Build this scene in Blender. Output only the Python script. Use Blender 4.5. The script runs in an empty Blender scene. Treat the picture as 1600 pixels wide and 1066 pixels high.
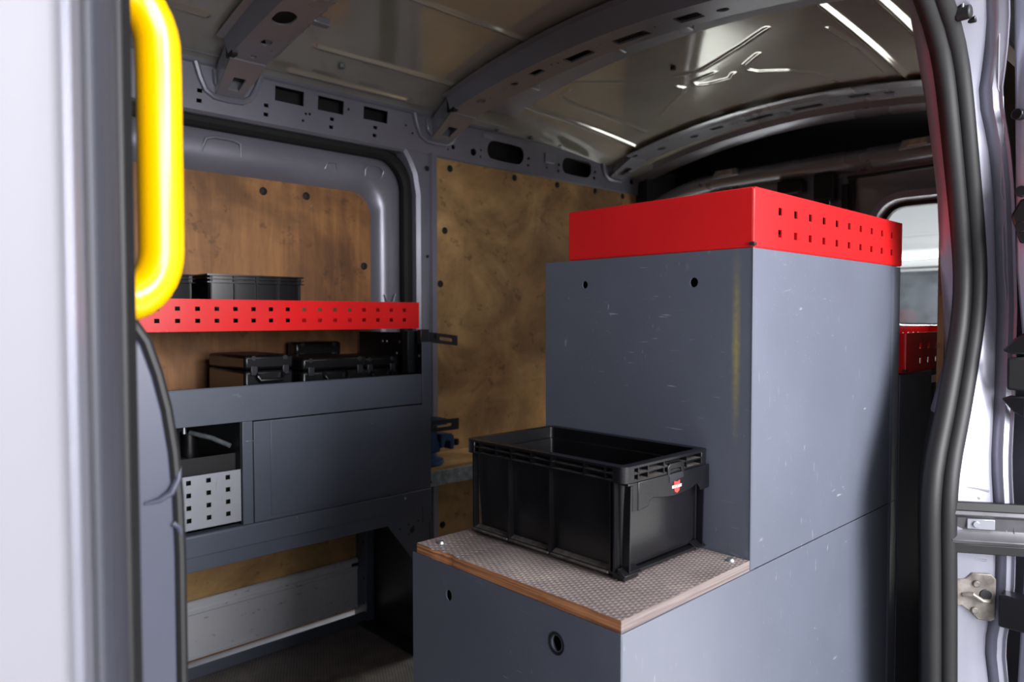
import bpy, bmesh, math, random
from mathutils import Vector, Matrix
random.seed(7)
S = bpy.context.scene
C = S.collection
PI = math.pi

# ------------------------------------------------------------------ camera, world, light, exposure
cam_d = bpy.data.cameras.new('camera')
cam = bpy.data.objects.new('camera', cam_d); C.objects.link(cam)
YAW, PITCH, ROLL = math.radians(46.4776), math.radians(-1.9287), math.radians(-0.0528)
fw = Vector((math.cos(YAW)*math.cos(PITCH), math.sin(YAW)*math.cos(PITCH), math.sin(PITCH)))
rt = Vector((math.sin(YAW), -math.cos(YAW), 0)); up = rt.cross(fw)
r2 = math.cos(ROLL)*rt + math.sin(ROLL)*up; u2 = -math.sin(ROLL)*rt + math.cos(ROLL)*up
M = Matrix((r2, u2, -fw)).transposed().to_4x4(); M.translation = Vector((0, 0, 0.84))
cam.matrix_world = M
cam_d.sensor_width = 36; cam_d.lens = 36*1125.5/1600
cam_d.clip_start = 0.01
cam_d.dof.use_dof = True; cam_d.dof.focus_distance = 0.95; cam_d.dof.aperture_fstop = 7.0
S.camera = cam

W = bpy.data.worlds.new('workshop_air'); S.world = W; W.use_nodes = True
bg = W.node_tree.nodes['Background']
bg.inputs[0].default_value = (0.90, 0.92, 1.0, 1); bg.inputs[1].default_value = 1.0

def area(name, loc, target, sx, sy, power, col=(1, 1, 1)):
    d = bpy.data.lights.new(name, 'AREA'); d.shape = 'RECTANGLE'; d.size = sx; d.size_y = sy
    d.energy = power; d.color = col
    o = bpy.data.objects.new(name, d); C.objects.link(o); o.location = loc
    o.rotation_euler = (Vector(target)-Vector(loc)).to_track_quat('-Z', 'Y').to_euler()
    return o
area('fill_light', (0.25, -2.2, 1.15), (0.9, 1.7, 1.0), 1.6, 1.0, 94, (0.97, 0.97, 1.0))  # unseen light added outside the door to brighten rack and cant rail
area('fill_light', (0.85, -1.0, 1.5), (0.85, 0.4, 0.6), 0.8, 0.6, 38, (0.97, 0.97, 1.0))  # unseen light added close to the door to brighten the cabinet side
area('fill_light', (4.0, 1.2, 2.9), (3.9, 1.2, 0.0), 2.0, 3.2, 1150, (1.0, 0.98, 0.95))  # unseen light added behind the van to lift the ground and roof

S.view_settings.view_transform = 'Standard'; S.view_settings.look = 'None'
S.view_settings.gamma = 1.0; S.view_settings.use_curve_mapping = False
S.view_settings.exposure = 0.15

# ------------------------------------------------------------------ materials
def srgb(r, g, b):
    f = lambda c: (c/255/12.92) if c/255 <= 0.04045 else ((c/255+0.055)/1.055)**2.4
    return (f(r), f(g), f(b), 1)

class NT:
    def __init__(s, name):
        s.m = bpy.data.materials.new(name); s.m.use_nodes = True
        s.t = s.m.node_tree; s.b = s.t.nodes['Principled BSDF']
        s.co = s.n('ShaderNodeTexCoord').outputs['Object']
    def n(s, k, **kw):
        x = s.t.nodes.new(k)
        for a, v in kw.items(): setattr(x, a, v)
        return x
    def link(s, a, b): s.t.links.new(a, b)
    def mapping(s, scale=(1, 1, 1), rot=(0, 0, 0)):
        m = s.n('ShaderNodeMapping'); m.inputs['Scale'].default_value = scale; m.inputs['Rotation'].default_value = rot
        s.link(s.co, m.inputs[0]); return m.outputs[0]
    def noise(s, scale, detail=3, rough=.5, vec=None, dist=0):
        x = s.n('ShaderNodeTexNoise'); x.inputs['Scale'].default_value = scale; x.inputs['Detail'].default_value = detail
        x.inputs['Roughness'].default_value = rough; x.inputs['Distortion'].default_value = dist
        s.link(vec or s.co, x.inputs['Vector']); return x.outputs['Fac']
    def ramp(s, fac, a, b, ca=(0, 0, 0, 1), cb=(1, 1, 1, 1)):
        r = s.n('ShaderNodeValToRGB'); e = r.color_ramp.elements
        e[0].position = a; e[0].color = ca; e[1].position = b; e[1].color = cb
        s.link(fac, r.inputs[0]); return r.outputs[0]
    def mix(s, fac, a, b, mode='MIX'):
        x = s.n('ShaderNodeMix', data_type='RGBA', blend_type=mode)
        for sock, v in ((x.inputs[0], fac), (x.inputs[6], a), (x.inputs[7], b)):
            if isinstance(v, (int, float)): sock.default_value = v
            elif isinstance(v, tuple): sock.default_value = v
            else: s.link(v, sock)
        return x.outputs[2]
    def math(s, op, a, b=0.0):
        x = s.n('ShaderNodeMath', operation=op)
        for sock, v in ((x.inputs[0], a), (x.inputs[1], b)):
            if isinstance(v, (int, float)): sock.default_value = v
            else: s.link(v, sock)
        return x.outputs[0]
    def bump(s, h, strength=.2, dist=.002):
        x = s.n('ShaderNodeBump'); x.inputs['Strength'].default_value = strength; x.inputs['Distance'].default_value = dist
        s.link(h, x.inputs['Height']); s.link(x.outputs[0], s.b.inputs['Normal'])
    def set(s, **kw):
        for k, v in kw.items():
            sock = s.b.inputs[k.replace('_', ' ')]
            if isinstance(v, (int, float, tuple)): sock.default_value = v
            else: s.link(v, sock)
        return s.m

def plain(name, col, rough=.5, metal=0., var=.12, vs=6., coat=0., bump=0., bs=300):
    t = NT(name)
    dark = tuple(c*(1-var*2) for c in col[:3])+(1,); lite = tuple(min(1, c*(1+var)) for c in col[:3])+(1,)
    t.set(Base_Color=t.ramp(t.noise(vs, 4), .3, .7, dark, lite), Roughness=rough, Metallic=metal, Coat_Weight=coat)
    if bump: t.bump(t.noise(bs, 2), bump, .001)
    return t.m

def scratch_mask(t, density=.62, seeds=3):
    out = None
    for i in range(seeds):
        rot = (0.7*i+.3, 1.1*i+.5, 0.9*i+.2)
        v = t.mapping(((520, 30, 520), (26, 420, 110), (300, 90, 40))[i % 3], rot)
        s = t.ramp(t.noise(1.0, 2, .5, v), .70, .76)
        mask = t.ramp(t.noise(4.5+i, 2), density-.08, density+.06)
        k = t.mix(1.0, s, mask, 'MULTIPLY')
        out = k if out is None else t.mix(1.0, out, k, 'ADD')
    return out

def painted(name, col, rough, metal=0., scr=(.55, .56, .6, 1), amount=.5, density=.6, spec=.5):
    t = NT(name)
    d = tuple(c*.86 for c in col[:3])+(1,); l = tuple(c*1.1 for c in col[:3])+(1,)
    base = t.ramp(t.noise(3.2, 5, .6), .3, .7, d, l)
    sc = scratch_mask(t, density)
    sp = t.ramp(t.noise(38, 3, .7), .74, .78)
    allm = t.mix(1.0, sc, sp, 'ADD')
    fac = t.math('MULTIPLY', allm, amount)
    rr = t.math('ADD', t.math('MULTIPLY', t.noise(5, 4), .2), rough-.1)
    t.set(Base_Color=t.mix(fac, base, scr), Roughness=rr, Metallic=metal, Specular_IOR_Level=spec)
    t.bump(t.noise(420, 2), .05, .0006)
    return t.m

m_grey = painted('grey_powder_coat', srgb(88, 92, 104), .34, 0., srgb(170, 172, 180), .55, .58)
m_rack = painted('dark_grey_powder_coat', srgb(80, 85, 97), .36, 0., srgb(140, 142, 150), .4, .62)
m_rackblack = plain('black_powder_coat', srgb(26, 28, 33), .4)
m_red = painted('red_powder_coat', srgb(205, 30, 32), .24, 0., srgb(240, 90, 90), .35, .66)
m_silver = painted('silver_body_paint', srgb(134, 134, 146), .36, .4, srgb(200, 200, 205), .3, .62)
m_silverd = painted('grey_body_paint', srgb(150, 151, 158), .3, .5, srgb(190, 190, 195), .2, .64)
m_pillar = painted('grey_sealed_paint', srgb(58, 59, 68), .5, .1, srgb(150, 150, 155), .2, .66)
m_white = plain('pale_body_paint', srgb(112, 111, 118), .55, 0., .02, 3, .0)
m_black = plain('black_plastic', srgb(13, 13, 16), .3, 0., .25, 20, 0., .1, 500)
m_blackm = plain('matt_black', srgb(12, 12, 14), .7)
m_rubber = plain('black_rubber', srgb(12, 12, 14), .55, 0., .2, 30)
m_yellow = plain('yellow_gloss', srgb(224, 168, 0), .2, 0., .03, 8, .0)
m_blue = plain('blue_paint', srgb(18, 62, 110), .4, 0., .2, 40)
m_galv = plain('galvanised_steel', srgb(150, 158, 162), .42, .7, .2, 60)
m_steel = plain('zinc_steel', srgb(175, 178, 182), .3, .9, .1, 60)
m_dirty = plain('dirty_bracket_steel', srgb(128, 122, 116), .5, .6, .3, 60)
m_beige = plain('beige_plastic', srgb(170, 160, 138), .5, 0., .2, 50)
m_concrete = plain('workshop_concrete', srgb(205, 205, 203), .6, 0., .08, 2)
m_wallw = plain('workshop_wall_paint', srgb(180, 181, 182), .7, 0., .04, .7)
m_car = plain('dark_car_paint', srgb(40, 43, 48), .6, .0, .35, 3)
m_car.node_tree.nodes['Principled BSDF'].inputs['Specular IOR Level'].default_value = .1
m_bulk = plain('bulkhead_paint', srgb(58, 60, 76), .35, 0., .08, 8)
m_railsteel = plain('rail_steel', srgb(78, 77, 81), .4, .4, .15, 40)
m_sticker_r = plain('sticker_red', srgb(205, 60, 55), .5, 0., .05)
m_sticker_w = plain('sticker_white', srgb(225, 215, 215), .5, 0., .05)

def m_roofpaint():
    t = NT('roof_underside_paint')
    t.set(Base_Color=t.ramp(t.noise(5, 5), .3, .7, srgb(180, 178, 167), srgb(196, 194, 183)),
          Roughness=t.math('ADD', t.math('MULTIPLY', t.noise(4, 4), .08), .05), Metallic=.45, Coat_Weight=.5)
    return t.m
m_roof = m_roofpaint()

def m_plywood(name, a, b, grain, stain=.5):
    t = NT(name)
    v = t.mapping(grain)
    g = t.noise(1.0, 6, .65, v, .6)
    col = t.ramp(g, .28, .72, a, b)
    st = t.ramp(t.noise(4.2, 5, .6, None, .8), .36, .6, (.18, .14, .11, 1), (1, 1, 1, 1))
    col = t.mix(stain, col, t.mix(1.0, col, st, 'MULTIPLY'))
    sp = t.ramp(t.noise(26, 4, .7), .33, .4, (.12, .1, .08, 1), (1, 1, 1, 1))
    col = t.mix(stain*.75, col, t.mix(1.0, col, sp, 'MULTIPLY'))
    wear = t.ramp(t.noise(13, 4, .75, t.mapping((1, 1, 1.7), (.3, .2, .6))), .70, .76)
    col = t.mix(t.math('MULTIPLY', wear, .5), col, srgb(190, 172, 150))
    t.set(Base_Color=col, Roughness=.6)
    t.bump(g, .12, .001)
    return t.m
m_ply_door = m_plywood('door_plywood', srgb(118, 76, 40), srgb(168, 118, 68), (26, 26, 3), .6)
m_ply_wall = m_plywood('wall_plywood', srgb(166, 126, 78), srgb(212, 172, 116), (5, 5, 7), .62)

def m_phenolic(name, a, b, sc):
    t = NT(name)
    w1 = t.n('ShaderNodeTexWave', wave_type='BANDS', bands_direction='X'); w1.inputs['Scale'].default_value = sc
    w2 = t.n('ShaderNodeTexWave', wave_type='BANDS', bands_direction='Y'); w2.inputs['Scale'].default_value = sc
    v = t.mapping((1, 1, 1), (0, 0, .5)); t.link(v, w1.inputs[0]); t.link(v, w2.inputs[0])
    h = t.math('MULTIPLY', w1.outputs['Fac'], w2.outputs['Fac'])
    col = t.ramp(t.noise(9, 6, .65), .32, .7, a, b)
    col = t.mix(t.math('MULTIPLY', h, .45), col, tuple(min(1, c*1.7) for c in b[:3])+(1,))
    dust = t.ramp(t.noise(17, 5, .7), .55, .75)
    col = t.mix(t.math('MULTIPLY', dust, .25), col, srgb(196, 186, 160))
    t.set(Base_Color=col, Roughness=.55); t.bump(h, .6, .0012)
    return t.m
m_phen = m_phenolic('worn_film_plywood', srgb(92, 82, 81), srgb(128, 117, 114), 55)
m_floor = m_phenolic('dark_film_plywood', srgb(78, 73, 70), srgb(124, 117, 112), 45)

def m_plyedge(name, a, b):
    t = NT(name)
    v = t.mapping((6, 6, 480))
    g = t.noise(1, 4, .7, v)
    t.set(Base_Color=t.ramp(g, .35, .65, a, b), Roughness=.75); t.bump(g, .4, .001)
    return t.m
m_edge = m_plyedge('plywood_edge', srgb(104, 60, 36), srgb(192, 132, 88))
m_edge2 = m_plyedge('dirty_plywood_edge', srgb(84, 74, 72), srgb(126, 114, 110))
m_dust = plain('dusty_black_plastic', srgb(74, 68, 64), .7, 0., .3, 120)

def m_alu():
    t = NT('worn_aluminium')
    b = t.ramp(t.noise(5, 4), .3, .7, srgb(214, 215, 220), srgb(232, 233, 238))
    mk = t.ramp(t.noise(30, 4, .7, t.mapping((1, 1, 1.8))), .31, .39, (.22, .22, .23, 1), (1, 1, 1, 1))
    t.set(Base_Color=t.mix(.85, b, t.mix(1.0, b, mk, 'MULTIPLY')), Roughness=.38, Metallic=.35)
    return t.m
m_al = m_alu()
m_perf = painted('pale_grey_perforated_steel', srgb(160, 162, 170), .4, .3, srgb(90, 90, 96), .55, .55)

def m_glass_():
    m = bpy.data.materials.new('rear_window_glass'); m.use_nodes = True
    t = m.node_tree; t.nodes.remove(t.nodes['Principled BSDF'])
    tr = t.nodes.new('ShaderNodeBsdfTransparent'); tr.inputs[0].default_value = (.93, .95, .95, 1)
    gl = t.nodes.new('ShaderNodeBsdfGlossy'); gl.inputs['Roughness'].default_value = .04
    mx = t.nodes.new('ShaderNodeMixShader'); mx.inputs[0].default_value = .08
    t.links.new(tr.outputs[0], mx.inputs[1]); t.links.new(gl.outputs[0], mx.inputs[2])
    t.links.new(mx.outputs[0], t.nodes['Material Output'].inputs[0]); return m
m_glass = m_glass_()
def m_emit_():
    t = NT('tube_light'); t.set(Base_Color=(1, 1, 1, 1), Emission_Color=(1, 1, 1, 1), Emission_Strength=3.0); return t.m
m_emit = m_emit_()

def m_rubbed():
    m = m_grey.copy(); m.name = 'grey_powder_coat_rubbed'; t = m.node_tree; b = t.nodes['Principled BSDF']
    src = b.inputs['Base Color'].links[0].from_socket
    tc = t.nodes.new('ShaderNodeTexCoord'); sp = t.nodes.new('ShaderNodeSeparateXYZ'); t.links.new(tc.outputs['Object'], sp.inputs[0])
    def band(sock, c, w):
        a = t.nodes.new('ShaderNodeMath'); a.operation = 'SUBTRACT'; t.links.new(sock, a.inputs[0]); a.inputs[1].default_value = c
        q = t.nodes.new('ShaderNodeMath'); q.operation = 'ABSOLUTE'; t.links.new(a.outputs[0], q.inputs[0])
        r = t.nodes.new('ShaderNodeMapRange'); r.inputs[1].default_value = 0; r.inputs[2].default_value = w; r.inputs[3].default_value = 1; r.inputs[4].default_value = 0
        t.links.new(q.outputs[0], r.inputs[0]); return r.outputs[0]
    n = t.nodes.new('ShaderNodeTexNoise'); n.inputs['Scale'].default_value = 140; n.inputs['Detail'].default_value = 4; t.links.new(tc.outputs['Object'], n.inputs['Vector'])
    a = t.nodes.new('ShaderNodeMath'); a.operation = 'MULTIPLY'; t.links.new(band(sp.outputs[1], .391, .006), a.inputs[0]); t.links.new(band(sp.outputs[2], .81, .11), a.inputs[1])
    c = t.nodes.new('ShaderNodeMath'); c.operation = 'MULTIPLY'; t.links.new(a.outputs[0], c.inputs[0]); t.links.new(n.outputs['Fac'], c.inputs[1])
    mx = t.nodes.new('ShaderNodeMix'); mx.data_type = 'RGBA'; t.links.new(c.outputs[0], mx.inputs[0]); t.links.new(src, mx.inputs[6]); mx.inputs[7].default_value = srgb(176, 160, 60)
    t.links.new(mx.outputs[2], b.inputs['Base Color']); return m
m_rub = m_rubbed()

# ------------------------------------------------------------------ mesh helpers
class MB:
    def __init__(s): s.v = []; s.f = []
    def vs(s, pts):
        b = len(s.v); s.v += [tuple(p) for p in pts]; return b
    def quad(s, a, b, c, d): i = s.vs((a, b, c, d)); s.f.append((i, i+1, i+2, i+3)); return s
    def box(s, x0, x1, y0, y1, z0, z1):
        i = s.vs([(x, y, z) for z in (z0, z1) for y in (y0, y1) for x in (x0, x1)])
        s.f += [tuple(i+k for k in q) for q in ((0, 2, 3, 1), (4, 5, 7, 6), (0, 1, 5, 4), (2, 6, 7, 3), (0, 4, 6, 2), (1, 3, 7, 5))]
        return s
    def prism(s, poly, axis, a, b):
        def mk(p, t):
            return {'x': (t, p[0], p[1]), 'y': (p[0], t, p[1]), 'z': (p[0], p[1], t)}[axis]
        n = len(poly); i = s.vs([mk(p, a) for p in poly]); j = s.vs([mk(p, b) for p in poly])
        s.f.append(tuple(range(i, i+n))); s.f.append(tuple(range(j+n-1, j-1, -1)))
        for k in range(n): s.f.append((i+k, i+(k+1) % n, j+(k+1) % n, j+k))
        return s
    def loft(s, rings, closed=True, caps=True):
        n = len(rings[0]); idx = [s.vs(r) for r in rings]
        for a, b in zip(idx, idx[1:]):
            for k in range(n if closed else n-1):
                s.f.append((a+k, a+(k+1) % n, b+(k+1) % n, b+k))
        if closed and caps:
            s.f.append(tuple(range(idx[0], idx[0]+n))); s.f.append(tuple(range(idx[-1]+n-1, idx[-1]-1, -1)))
        return s
    def tube(s, path, r, seg=12, flat=None):
        P = [Vector(p) for p in path]; rings = []
        T = [(P[min(i+1, len(P)-1)]-P[max(i-1, 0)]).normalized() for i in range(len(P))]
        ref = Vector((0, 0, 1)) if abs(T[0].z) < .9 else Vector((0, 1, 0))
        nrm = (ref-T[0]*ref.dot(T[0])).normalized()
        for i, (p, t) in enumerate(zip(P, T)):
            nrm = (nrm-t*nrm.dot(t)).normalized(); bn = t.cross(nrm)
            rr = r[i] if isinstance(r, (list, tuple)) else r
            rings.append([p+nrm*(rr*math.cos(2*PI*k/seg))+bn*(rr*math.sin(2*PI*k/seg)) for k in range(seg)])
        return s.loft(rings)
    def cyl(s, a, b, r, seg=16, r1=None):
        return s.tube([a, b], [r, r if r1 is None else r1], seg)
    def sheet(s, rows, t):
        """rows of points (open surface) given thickness t along averaged normals"""
        nr, nc = len(rows), len(rows[0]); V = [[Vector(p) for p in r] for r in rows]
        N = []
        for i in range(nr):
            R = []
            for j in range(nc):
                du = V[min(i+1, nr-1)][j]-V[max(i-1, 0)][j]; dv = V[i][min(j+1, nc-1)]-V[i][max(j-1, 0)]
                n = du.cross(dv); R.append(n.normalized() if n.length > 1e-12 else Vector((0, 0, 1)))
            N.append(R)
        a = s.vs([p for r in V for p in r]); b = s.vs([V[i][j]+N[i][j]*t for i in range(nr) for j in range(nc)])
        g = lambda o, i, j: o+i*nc+j
        for i in range(nr-1):
            for j in range(nc-1):
                s.f.append((g(a, i, j), g(a, i+1, j), g(a, i+1, j+1), g(a, i, j+1)))
                s.f.append((g(b, i, j), g(b, i, j+1), g(b, i+1, j+1), g(b, i+1, j)))
        for i in range(nr-1):
            for j in (0, nc-1): s.f.append((g(a, i, j), g(a, i+1, j), g(b, i+1, j), g(b, i, j)))
        for j in range(nc-1):
            for i in (0, nr-1): s.f.append((g(a, i, j), g(a, i, j+1), g(b, i, j+1), g(b, i, j)))
        return s
    def perf(s, Mf, u0, u1, v0, v1, holes, t, us=(), vs=(), seg=20):
        """panel in (u,v) with real holes; Mf(u,v,w) maps to space. holes: (cu,cv,hu,hv,kind)"""
        U = {u0, u1, *us}; V = {v0, v1, *vs}
        for cu, cv, hu, hv, k in holes: U |= {cu-hu, cu+hu}; V |= {cv-hv, cv+hv}
        def uniq(q):
            q = sorted(q); o = [q[0]]
            for x in q[1:]:
                if x-o[-1] > 1e-5: o.append(x)
            return o
        U = uniq([u for u in U if u0-1e-9 <= u <= u1+1e-9]); V = uniq([v for v in V if v0-1e-9 <= v <= v1+1e-9])
        def inside(u, v):
            for h in holes:
                if abs(u-h[0]) < h[2] and abs(v-h[1]) < h[3]: return True
            return False
        cache = {}
        def vid(u, v, w):
            k = (round(u, 6), round(v, 6), w)
            if k not in cache: cache[k] = s.vs([Mf(u, v, w)])
            return cache[k]
        for a, b in zip(U, U[1:]):
            for c, d in zip(V, V[1:]):
                if inside((a+b)/2, (c+d)/2): continue
                s.f.append((vid(a, c, 0), vid(b, c, 0), vid(b, d, 0), vid(a, d, 0)))
                s.f.append((vid(a, c, t), vid(a, d, t), vid(b, d, t), vid(b, c, t)))
        for cu, cv, hu, hv, kind in holes:
            if kind == 'rect':
                ring = [(cu-hu, cv-hv), (cu+hu, cv-hv), (cu+hu, cv+hv), (cu-hu, cv+hv)]
            else:
                ring = []; sq = []; e = 1.0 if kind == 'round' else .0
                for k in range(seg):
                    a = 2*PI*(k+.5)/seg; ca, sa = math.cos(a), math.sin(a)
                    if kind == 'round': ring.append((cu+hu*ca, cv+hv*sa))
                    else:   # stadium
                        r = min(hu, hv)
                        ring.append((cu+r*ca+math.copysign(hu-r, ca), cv+r*sa+math.copysign(hv-r, sa)))
                    m = max(abs(ca), abs(sa)); sq.append((cu+hu*ca/m, cv+hv*sa/m))
                # insert exact corners by snapping nearest sample
                for cx, cy in ((1, 1), (1, -1), (-1, 1), (-1, -1)):
                    kk = min(range(seg), key=lambda q: (sq[q][0]-cu-cx*hu)**2+(sq[q][1]-cv-cy*hv)**2)
                    sq[kk] = (cu+cx*hu, cv+cy*hv)
                for w in (0, t):
                    A = s.vs([Mf(u, v, w) for u, v in sq]); B = s.vs([Mf(u, v, w) for u, v in ring])
                    for k in range(seg): s.f.append((A+k, A+(k+1) % seg, B+(k+1) % seg, B+k))
            A = s.vs([Mf(u, v, 0) for u, v in ring]); B = s.vs([Mf(u, v, t) for u, v in ring]); n = len(ring)
            for k in range(n): s.f.append((A+k, A+(k+1) % n, B+(k+1) % n, B+k))
        for a, b in zip(U, U[1:]):
            for v in (v0, v1): s.f.append((vid(a, v, 0), vid(b, v, 0), vid(b, v, t), vid(a, v, t)))
        for c, d in zip(V, V[1:]):
            for u in (u0, u1): s.f.append((vid(u, c, 0), vid(u, d, 0), vid(u, d, t), vid(u, c, t)))
        return s
    def mesh(s, name, weld=1e-5, smooth=None):
        me = bpy.data.meshes.new(name)
        bm = bmesh.new(); vs = [bm.verts.new(p) for p in s.v]
        for f in s.f:
            try: bm.faces.new([vs[i] for i in f])
            except ValueError: pass
        if weld: bmesh.ops.remove_doubles(bm, verts=bm.verts, dist=weld)
        bmesh.ops.recalc_face_normals(bm, faces=bm.faces)
        bm.to_mesh(me); bm.free()
        if smooth:
            me.shade_smooth(); me.set_sharp_from_angle(angle=smooth)
        return me

def link(name, me, mat, parent=None, loc=(0, 0, 0), bevel=0, seg=2):
    o = bpy.data.objects.new(name, me); C.objects.link(o)
    if mat is not None and len(me.materials) == 0: me.materials.append(mat)
    if parent is not None:
        o.parent = parent
        base = Vector((0, 0, 0)); p = parent
        while p is not None: base += p.location; p = p.parent
        o.location = Vector(loc)-base
    else: o.location = loc
    if bevel:
        b = o.modifiers.new('bevel', 'BEVEL'); b.width = bevel; b.segments = seg; b.limit_method = 'ANGLE'; b.angle_limit = .6
        b.harden_normals = False
    return o
def obj(name, mb, mat, parent=None, bevel=0, smooth=.6, weld=1e-5):
    return link(name, mb.mesh(name, weld, smooth), mat, parent, (0, 0, 0), bevel)
def thing(name, label, cat, loc, group=None, kind=None):
    o = bpy.data.objects.new(name, None); C.objects.link(o); o.location = loc; o.empty_display_size = .05
    if kind: o['kind'] = kind
    if label: o['label'] = label
    if cat: o['category'] = cat
    if group: o['group'] = group
    return o
def struct(name, label, cat, loc=(0, 0, 0)): return thing(name, label, cat, loc, None, 'structure')
def tag(o, label, cat, group=None, kind=None):
    o['label'] = label; o['category'] = cat
    if group: o['group'] = group
    if kind: o['kind'] = kind
    return o
def arc(cx, cz, r, a0, a1, n=8): return [(cx+r*math.cos(a0+(a1-a0)*k/n), cz+r*math.sin(a0+(a1-a0)*k/n)) for k in range(n+1)]
def disc_mesh(name, r, h, axis='y', seg=12, dome=.6):
    mb = MB(); prof = [(r, 0), (r, h*.4), (r*.7, h), (0.0001, h*1.05)]
    rings = []
    for rr, hh in prof:
        ring = []
        for k in range(seg):
            a = 2*PI*k/seg; p = (rr*math.cos(a), rr*math.sin(a))
            ring.append({'y': (p[0], -hh, p[1]), 'z': (p[0], p[1], hh), 'x': (-hh, p[0], p[1])}[axis])
        rings.append(ring)
    mb.loft(rings); return mb.mesh(name, 1e-6, .7)

# ================================================================== SETTING: the van body and the workshop
FL = struct('floor', 'dark film-faced plywood load floor of the van', 'floor')
f = MB(); f.box(-.05, 2.42, .27, 1.76, -.02, 0); obj('floor_board', f, m_floor, FL)
g = MB(); g.box(-8, 10, -8, 9, -.60, -.56)
tag(obj('ground', g, m_concrete), 'grey concrete workshop ground below the van', 'ground', None, 'structure')

# ---- ceiling: roof skin with pressed ribs
YC = 1.03
def crown(y, x=0.): return 1.548-.105*((y-YC)/.71)**2-(.042*((x-1.40)/.75)**2 if x > 1.40 else 0)
def crownb(y): return 1.483-.085*((y-YC)/.71)**2
ridges = [  # pressed swages traced on the roof: (points, half width, depth)
    ([(.86, 1.579), (1.27, 1.579)], .007, .006), ([(.84, 1.30), (1.29, 1.30)], .007, .006), ([(.84, .76), (1.29, .76)], .007, .006),
    ([(.85, 1.70), (1.2, 1.70)], .007, .005),
    ([(.1, 1.579), (.6, 1.579)], .007, .006), ([(.1, 1.30), (.6, 1.30)], .007, .006),
    ([(1.46, 1.577), (2.13, 1.577)], .009, .007), ([(1.55, .69), (2.13, .69)], .008, .008), ([(1.55, .575), (2.13, .575)], .008, .007),
    ([(1.60, 1.44), (1.605, 1.475), (1.64, 1.492), (1.71, 1.498), (2.05, 1.49)], .006, .0026),
    ([(1.58, 1.40), (1.70, 1.32), (1.78, 1.20), (1.80, 1.12), (1.77, 1.05), (1.72, .95), (1.66, .855)], .005, .0026),
    ([(1.84, 1.104), (1.85, 1.18), (1.88, 1.187), (1.90, 1.16), (1.905, 1.09), (1.88, 1.066)], .005, .0026),
    ([(1.98, 1.38), (1.93, 1.30), (1.895, 1.245), (1.87, 1.225), (1.845, 1.235)], .005, .0026),
    ([(1.80, .95), (1.845, 1.01), (1.88, 1.025), (1.91, 1.01), (1.95, .94), (2.02, .87), (2.10, .855), (2.125, .80), (2.12, .75), (2.07, .727), (1.88, .724), (1.73, .735)], .005, .0026),
]
rbb = [(min(p[0] for p in r[0])-.03, max(p[0] for p in r[0])+.03, min(p[1] for p in r[0])-.03, max(p[1] for p in r[0])+.03) for r in ridges]
def segd(px, py, a, b):
    vx, vy = b[0]-a[0], b[1]-a[1]; L = vx*vx+vy*vy
    t = max(0, min(1, ((px-a[0])*vx+(py-a[1])*vy)/L)); return math.hypot(px-a[0]-t*vx, py-a[1]-t*vy)
def ridge_h(x, y):
    h = 0
    for (pts, w, d), (xa, xb, ya, yb) in zip(ridges, rbb):
        if not (xa < x < xb and ya < y < yb): continue
        q = min(segd(x, y, a, b) for a, b in zip(pts, pts[1:]))/w
        if q < 3: h = max(h, d*math.exp(-q*q))
    return h
CE = struct('ceiling', 'bare pressed steel roof underside with cross bows', 'ceiling', (1.2, 1.03, 1.5))
nx, ny = 620, 380
rv = []; rfc = []
for i in range(nx+1):
    x = -.05+2.36*i/nx
    for j in range(ny+1):
        y = .30+1.46*j/ny; rv.append((x, y, crown(y, x)-ridge_h(x, y)))
for i in range(nx):
    for j in range(ny):
        a = i*(ny+1)+j; rfc.append((a, a+1, a+ny+2, a+ny+1))
me = bpy.data.meshes.new('roof_skin'); me.from_pydata(rv, [], rfc); me.shade_smooth()
link('roof_skin', me, m_roof, CE)
m = MB(); m.box(-.1, 2.52, .22, 1.84, 1.575, 1.60); m.box(-.1, 2.52, 1.82, 1.84, 1.40, 1.58); obj('outer_roof', m, m_silverd, CE)

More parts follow.
